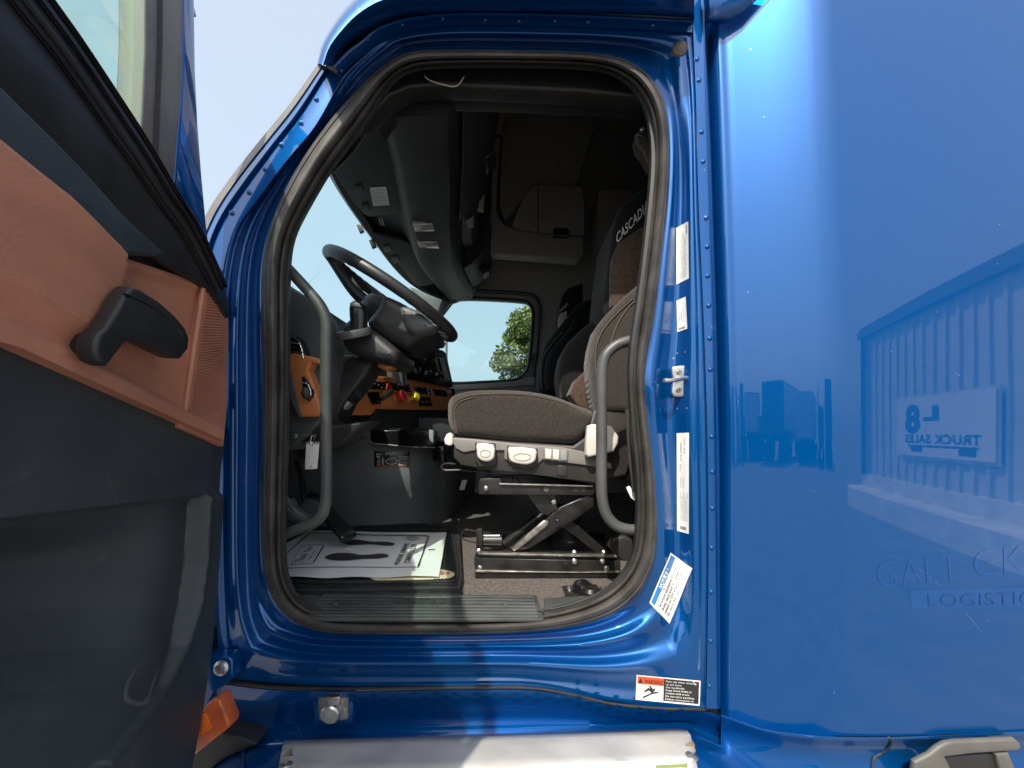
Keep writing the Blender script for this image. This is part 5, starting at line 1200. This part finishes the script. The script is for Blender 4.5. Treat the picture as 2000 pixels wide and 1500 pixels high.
# ---- paper floor sheet
ZP = ZM+.006
pc = [(470,1086),(543,1062),(604,1036),(700,1040),(860,1041),(872,1042),(870,1060),(859,1122),(856,1128),(800,1126),(700,1126),(640,1124),(600,1128),(540,1127),(440,1128),(420,1110)]
q2 = [(onfloor(x, y, ZP).x, onfloor(x, y, ZP).y) for x, y in pc]
T = None
# paper as a gently wavy grid clipped to a quad
TLp, TRp, BRp, BLp = Vector((606,1036)), Vector((872,1041)), Vector((857,1129)), Vector((430,1129))
V = []; nu, nv = 46, 22
def paper_pt(u, v, e=0):
    p = TLp.lerp(TRp, u).lerp(BLp.lerp(BRp, u), v)
    h = onfloor(p.x, p.y, ZP)
    return Vector((h.x, h.y, ZP+.002*math.sin(u*9)*math.sin(v*5+u*3)+.005*smooth01((v-.8)/.2)*(.5+.5*math.sin(u*23))+.003*smooth01((u-.9)/.1)+e))
for j in range(nv+1):
    for i in range(nu+1): V.append(paper_pt(i/nu, j/nv))
Fc = [(j*(nu+1)+i, j*(nu+1)+i+1, (j+1)*(nu+1)+i+1, (j+1)*(nu+1)+i) for j in range(nv) for i in range(nu)]
paper = mk('paper_floor_sheet', V, Fc, 'paper', None, smooth=60)
setp(paper, 'white paper floor protector printed with two black shoe prints, lying on the rubber mat', 'paper sheet')
def inv_paper(px, py):
    # picture point -> (u,v) on the sheet, by bisection
    lo, hi = 0.0, 1.0
    def edge(v): a = TLp.lerp(BLp, v); b = TRp.lerp(BRp, v); return a, b
    for _ in range(40):
        m_ = (lo+hi)/2; a, b = edge(m_); t = (px-a.x)/(b.x-a.x); y = a.y+(b.y-a.y)*t
        if y < py: lo = m_
        else: hi = m_
    a, b = edge(lo); return (px-a.x)/(b.x-a.x), lo
def onpaper(px, py, e=.0012):
    u, v = inv_paper(px, py); return paper_pt(u, v, e)
def paper_surf(px, py): return onpaper(px, py, 0), Vector((0, 0, 1))
def poly_paper(name, pts, m, e=.0015):
    n = len(pts); V = [onpaper(x, y, e) for x, y in pts]; T = tessellate_polygon([[Vector((x, y, 0)) for x, y in pts]])
    return mk(name, V, [tuple(t) for t in T], m, paper, smooth=0)
def smoothp(pts, k=5): return [tuple(p)[:2] for p in catmull([Vector((x, y, 0)) for x, y in pts], k, True)]
poly_paper('shoe_print', smoothp([(665,1059),(676,1055),(700,1055),(730,1059),(745,1059),(760,1060),(771,1063),(768,1066),(752,1067),(735,1065),(720,1064),(700,1065),(680,1065)]), 'footprint_ink', .003)
poly_paper('shoe_print', smoothp([(634,1090),(650,1083),(680,1082),(705,1086),(725,1085),(745,1083),(758,1085),(757,1089),(740,1092),(725,1093),(705,1094),(680,1097),(650,1096)]), 'footprint_ink', .003)
def pline(name, pts, wd, m='ink', e=.003):
    B = MB()
    for (x0, y0), (x1, y1) in zip(pts, pts[1:]):
        d = Vector((x1-x0, y1-y0)); nn = Vector((-d.y, d.x)).normalized()*wd/2; k = max(1, int(d.length/15))
        for s in range(k):
            a = Vector((x0, y0))+d*s/k; b = Vector((x0, y0))+d*(s+1)/k
            B.add([onpaper(*(a+nn), e), onpaper(*(b+nn), e), onpaper(*(b-nn), e), onpaper(*(a-nn), e)], [(0, 1, 2, 3)])
    return B.mk(name, m, paper, smooth=0)
pline('printed_border', [(500,1110),(552,1090),(604,1042),(834,1048),(818,1109),(500,1110)], 1.0)
pline('printed_border', [(838,1048),(816,1108)], 2.0)
pline('printed_border', [(836,1048),(606,1042),(556,1086)], 1.4)
pline('printed_mark', [(836,1074),(849,1074)], 1.2)
pline('printed_box', [(568,1103),(590,1067),(633,1066),(612,1101),(568,1103)], .8)
pline('printed_box', [(632,1068),(612,1100)], 2.0)
def ptext(q, t, bold=.0): return text_on('printed_words', q, paper_surf, [(t, 0, 1, 0, 1, bold)], 'ink', paper, off=.003)
ptext([(769,1103),(790,1062),(799,1062),(778,1104)], 'PLEASE DRIVE', .02)
ptext([(788,1100),(804,1064),(814,1064),(799,1101)], 'CAREFULLY!', .02)
ptext([(574,1098),(598,1070),(611,1070),(590,1099)], 'Thank You', -.0)
ptext([(598,1096),(612,1076),(617,1076),(604,1096)], 'for your business', -.0)
V = []
for rr in (5, 9): pline('printed_seal', [(805+rr*1.4*math.cos(a), 1053+rr*.38*math.sin(a)) for a in [2*math.pi*k/14 for k in range(15)]], .7)

# ---- hanging key tag and loose cards
kt = slab('key_tag', [(598,864),(600,863),(623,863),(623,866),(619,914),(617,916),(596,917),(595,914)], .17, .174, 'label_white', None, .001)
setp(kt, 'white rectangular key tag hanging from the ignition key beside the left grab bar', 'key tag')
for x, y in [(610,870),(608,911)]:
    V, Fc = lathe([(.0022, 0), (.0022, .0006)], P(x, y, .1697), (0, -1, 0), 12); mk('tag_hole', V, Fc, 'ink', kt)
V, Fc = tube([P(x, y, .168) for x, y in [(610,869),(607,862),(609,852),(614,848),(617,850),(613,858),(610,869)]], .0014, 8); mk('split_ring', V, Fc, 'chrome', kt)
slab('tag_top_fold', [(598,863),(623,863),(623,867),(598,867)], .168, .171, 'grey_plastic', kt, .0008)
V, Fc = tube([P(590, 850, .175), P(606, 849, .175), P(612, 851, .172)], .003, 8); mk('ignition_key', V, Fc, 'metal_bright', kt)
for nm, pts, Y, lab in [('paper_card', [(902,938),(913,937),(907,957),(897,957)], 1.25, 'small grey paper tag hanging under the front edge of the driver seat'), ('paper_card', [(1223,952),(1229,949),(1248,972),(1248,984),(1232,972)], .16, 'crumpled white tag beside the seat belt right of the grab bar')]:
    o = slab(nm, pts, Y, Y+.002, 'paper', None, .0005); setp(o, lab, 'paper tag')

# ---- hood and front so the cab is closed from outside
prism('hood', [(-1.35, .40), (-1.8, .28), (-2.6, .12), (-2.75, -.5), (-2.7, -.9), (-1.2, -.9), (-1.2, .38)], .16, 2.05, 'paint', truck, .06)
prism('chassis', [(-2.6, -.95), (3.2, -.95), (3.2, -1.15), (-2.6, -1.15)], .35, 1.8, 'black_plastic', truck, .01)
prism('upper_side_lining', [(-.44, 1.10), (.62, 1.10), (.62, 2.5), (-.14, 2.5), (-.30, 1.88)], .085, .11, 'headliner', truck, .002)
prism('sleeper_roof', [(-.33, 1.42), (-.28, 1.87), (-.20, 2.52), (2.7, 2.6), (2.7, 2.8), (-.2, 2.75), (-.32, 1.95)], .02, 2.15, 'paint', truck, .03)
for xc in (-2.0,):
    V, Fc = lathe([(.3, 0), (.5, .0), (.51, .04), (.51, .24), (.5, .28), (.3, .28)], (xc, .30, -1.65+.51), (0, 1, 0), 40); whl = mk('front_wheel', V, Fc, 'tyre', truck)
    V, Fc = lathe([(.29, .02), (.28, .05), (.12, .08), (.10, .02), (.01, .02)], (xc, .28, -1.65+.51), (0, 1, 0), 32); mk('wheel_rim_disc', V, Fc, 'metal_bright', whl)

# ================================================================= THE YARD
GZ = -1.65
V = [Vector((x, y, GZ)) for x, y in [(-600,-600),(600,-600),(600,600),(-600,600)]]
g = mk('ground', V, [(0,1,2,3)], 'ground', None, smooth=0, kind='structure')
# building mirrored in the sleeper panel: corrugated wall
YM = -.105
def mirY(d): return 2*YM-(d-1)
c0 = Vector((7.9, mirY(9.2), 0)); c1 = Vector((5.75, mirY(2.0), 0)); wdir = (c1-c0).normalized(); wn_ = Vector((-wdir.y, wdir.x, 0))
if wn_.x > 0: wn_ = -wn_
Lw = (c1-c0).length; zt = 2.2; zb = -.95
bld = empty('building', (c0.x, c0.y, GZ)); setp(bld, 'grey corrugated metal building with truck sales sign, mirrored in the blue sleeper panel', 'building')
pts = []; s = 0; i = 0
while s < Lw:
    for ds, o in ((0, 0), (.12, 0), (.16, .03), (.22, .03), (.26, 0)): pts.append(c0+wdir*min(Lw, s+ds)+wn_*o)
    s += .30
V, Fc = loft([[p+Vector((0, 0, zb)) for p in pts], [p+Vector((0, 0, zt)) for p in pts]]); mk('wall', V, Fc, 'siding', bld, smooth=20)
def obox(name, a, b, o0, o1, z0, z1, m, par=None):
    A = c0+wdir*a; Bq = c0+wdir*b; V = [p+wn_*o+Vector((0, 0, z)) for p in (A, Bq) for o in (o0, o1) for z in (z0, z1)]
    o = mk(name, V, [(0,1,3,2),(4,6,7,5),(0,4,5,1),(2,3,7,6),(0,2,6,4),(1,5,7,3)], m, par or bld, smooth=0); return o
obox('foundation', -.05, Lw, -.3, .10, GZ, zb, 'concrete'); obox('kerb', -.2, Lw+.0, -.3, .6, GZ, GZ+.42, 'concrete')
obox('gutter', -.25, Lw+.1, -.1, .14, zt-.02, zt+.16, 'building_trim'); obox('roof_edge', -.25, Lw+.1, -4, .09, zt+.16, zt+.24, 'building_trim')
obox('corner_trim', -.06, .10, -.05, .08, zb, zt, 'siding'); obox('rear_body', 0, Lw, -6, -.06, GZ, zt, 'siding')
obox('downpipe', -.02, .06, .08, .16, zb, zt, 'building_trim')
sg = obox('sign_board', 1.55, 4.0, .055, .09, -.42, .62, 'board_white'); obox('sign_frame', 1.50, 4.05, .05, .07, -.47, .67, 'siding')
def sign_text(txt, s0, s1, z0, z1, bold=.02):
    V, Fc = glyphs(txt, bold); W_ = [c0+wdir*(s0+(s1-s0)*x)+wn_*.095+Vector((0, 0, z1-(z1-z0)*y)) for x, y in V]
    return mk('sign_lettering', W_, Fc, 'board_ink', sg, smooth=0)
# seen from the yard the wall reads from the near end to the far corner
sign_text('8', 2.35, 1.85, .02, .50, .05); sign_text('L', 2.85, 2.45, .22, .46, .06); sign_text('TRUCK SALES', 3.75, 1.85, -.18, -.03, .03)
obox('sign_rule', 1.95, 3.7, .09, .096, -.25, -.22, 'board_ink', sg); obox('sign_rule', 2.05, 2.4, .09, .096, -.34, -.25, 'board_ink', sg); obox('sign_rule', 3.3, 3.65, .09, .096, -.36, -.25, 'board_ink', sg)
# parked trailers and trucks behind the photographer
rnd = random.Random(5)
LBL = ['tall white box trailer parked far across the yard, leftmost of the row', 'dark blue semi truck parked in the far row beside the leftmost trailer', 'long white trailer second from the left in the far row', 'low white pickup truck parked in a gap of the far row', 'tall grey trailer in the middle of the far row', 'white box truck with a dark cab in the far row', 'short dark trailer near the right end of the far row', 'white trailer at the right end of the far row']
def trailer(x, y, L, Wd, Hh, rot, m, lab, i):
    e = empty('parked_trailer', (x, y, GZ)); setp(e, lab, 'trailer', 'trailers parked across the yard')
    Rm = Matrix.Rotation(rot, 3, 'Z')
    def b(nm, c, s, mm, bv=.03):
        c = Rm @ Vector(c); V, Fc = box((x+c.x, y+c.y, GZ+c.z), s, Rm); o = mk(nm, V, Fc, mm, e, smooth=0); bevel_obj(o, bv, 1); return o
    b('box_body', (0, 0, 1.15+(Hh-1.15)/2), (L, Wd, Hh-1.15), m); b('chassis_frame', (0, 0, 1.0), (L*.95, Wd*.5, .22), 'box_dark'); b('rear_door_frame', (L/2+.02, 0, 1.15+(Hh-1.15)/2), (.06, Wd*.9, (Hh-1.15)*.9), 'box_white')
    for sx in (-.36, -.26, .3, .4):
        for sy in (-1, 1):
            c = Rm @ Vector((L*sx, sy*Wd*.42, .5)); V, Fc = lathe([(.25, -.12), (.5, -.12), (.5, .12), (.25, .12)], (x+c.x, y+c.y, GZ+c.z), Rm @ Vector((0, 1, 0)), 16); mk('wheel', V, Fc, 'tyre', e)
for i, (x, L, Wd, Hh, m) in enumerate([(-26, 2.6, 9, 4.0, 'box_white'), (-20.5, 2.5, 7, 3.3, 'box_dark'), (-15.5, 2.6, 10, 4.1, 'box_dark'), (-11.4, 2.1, 5, 2.2, 'box_white'), (-8.2, 2.6, 10, 4.1, 'box_dark'), (-4.3, 2.5, 7, 3.5, 'box_white'), (-.6, 2.5, 9, 2.6, 'box_dark'), (3.4, 2.6, 10, 4.0, 'box_dark')]):
    trailer(x, -27-rnd.uniform(0, 2), L, Wd, Hh, rnd.uniform(-.06, .06), m, LBL[i], i)

# ---- trees
def tree(name, base, Hh, rad, nleaf, m, lab, cat='tree', group=None, seed=1, blobs=22):
    rn = random.Random(seed); e = empty(name, (base[0], base[1], GZ)); setp(e, lab, cat, group)
    b = Vector((base[0], base[1], GZ)); B = MB()
    B.add(*tube([b, b+Vector((.1, 0, Hh*.3)), b+Vector((-.05, .1, Hh*.6)), b+Vector((0, 0, Hh*.85))], .2, 8, 3, rs=(Hh*.028, Hh*.006)))
    centres = []
    for k in range(blobs):
        f = rn.random(); ang = rn.uniform(0, 6.28); zz = Hh*(.22+.72*f); rr = rad*(1-.72*max(0, (f-.25)/.75)**1.3)*(.55+.45*f if f < .2 else 1)*rn.uniform(.35, .95)
        c = b+Vector((math.cos(ang)*rr, math.sin(ang)*rr, zz)); centres.append((c, rad*rn.uniform(.16, .32)))
        B.add(*tube([b+Vector((0, 0, zz*.6)), (b+Vector((0, 0, zz*.8))+c)/2, c], .03, 5, 2, rs=(.05, .012)))
    centres.append((b+Vector((0, 0, Hh*.93)), rad*.2)); B.mk('trunk', 'bark', e)
    L = MB()
    for _ in range(nleaf):
        c, r_ = rn.choice(centres); v = Vector((rn.gauss(0, 1), rn.gauss(0, 1), rn.gauss(0, 1))).normalized()*r_*(rn.random()**.33); v.z *= .8
        p = c+v; s = rn.uniform(.022, .055)*rad/1.8*1.4
        n1 = Vector((rn.gauss(0, 1), rn.gauss(0, 1), rn.gauss(0, 1)+.8)).normalized(); u = n1.orthogonal().normalized(); w_ = n1.cross(u)
        L.v += [p-u*s, p-w_*s*.6, p+u*s, p+w_*s*.6]; k = len(L.v); L.f.append((k-4, k-3, k-2, k-1))
    L.mk('crown', m, e, smooth=0, kind='stuff')
tree('broadleaf_tree', (1.0, 15, 0), 6.9, 2.7, 30000, 'leaf', 'large green leafy tree seen through the passenger window', seed=3, blobs=60)
for i, (x, h_, r_) in enumerate([(-23, 4.6, 1.5), (-13, 4.2, 1.3), (-6.2, 4.4, 1.5), (-2.6, 5.0, 1.6), (1.6, 4.6, 1.4), (6.2, 5.4, 1.8)]):
    tree('yard_tree', (x, -36-i % 3, 0), h_, r_, 1500, 'leaf_far', ['pointed tree between the first far trailers', 'bushy tree behind the far pickup gap', 'dark tree between the middle trailers', 'tall tree right of the middle trailer', 'small tree behind the low dark trailer', 'wide tree at the right end of the trailer row'][i], group='trees behind the parked trailers', seed=20+i, blobs=14)
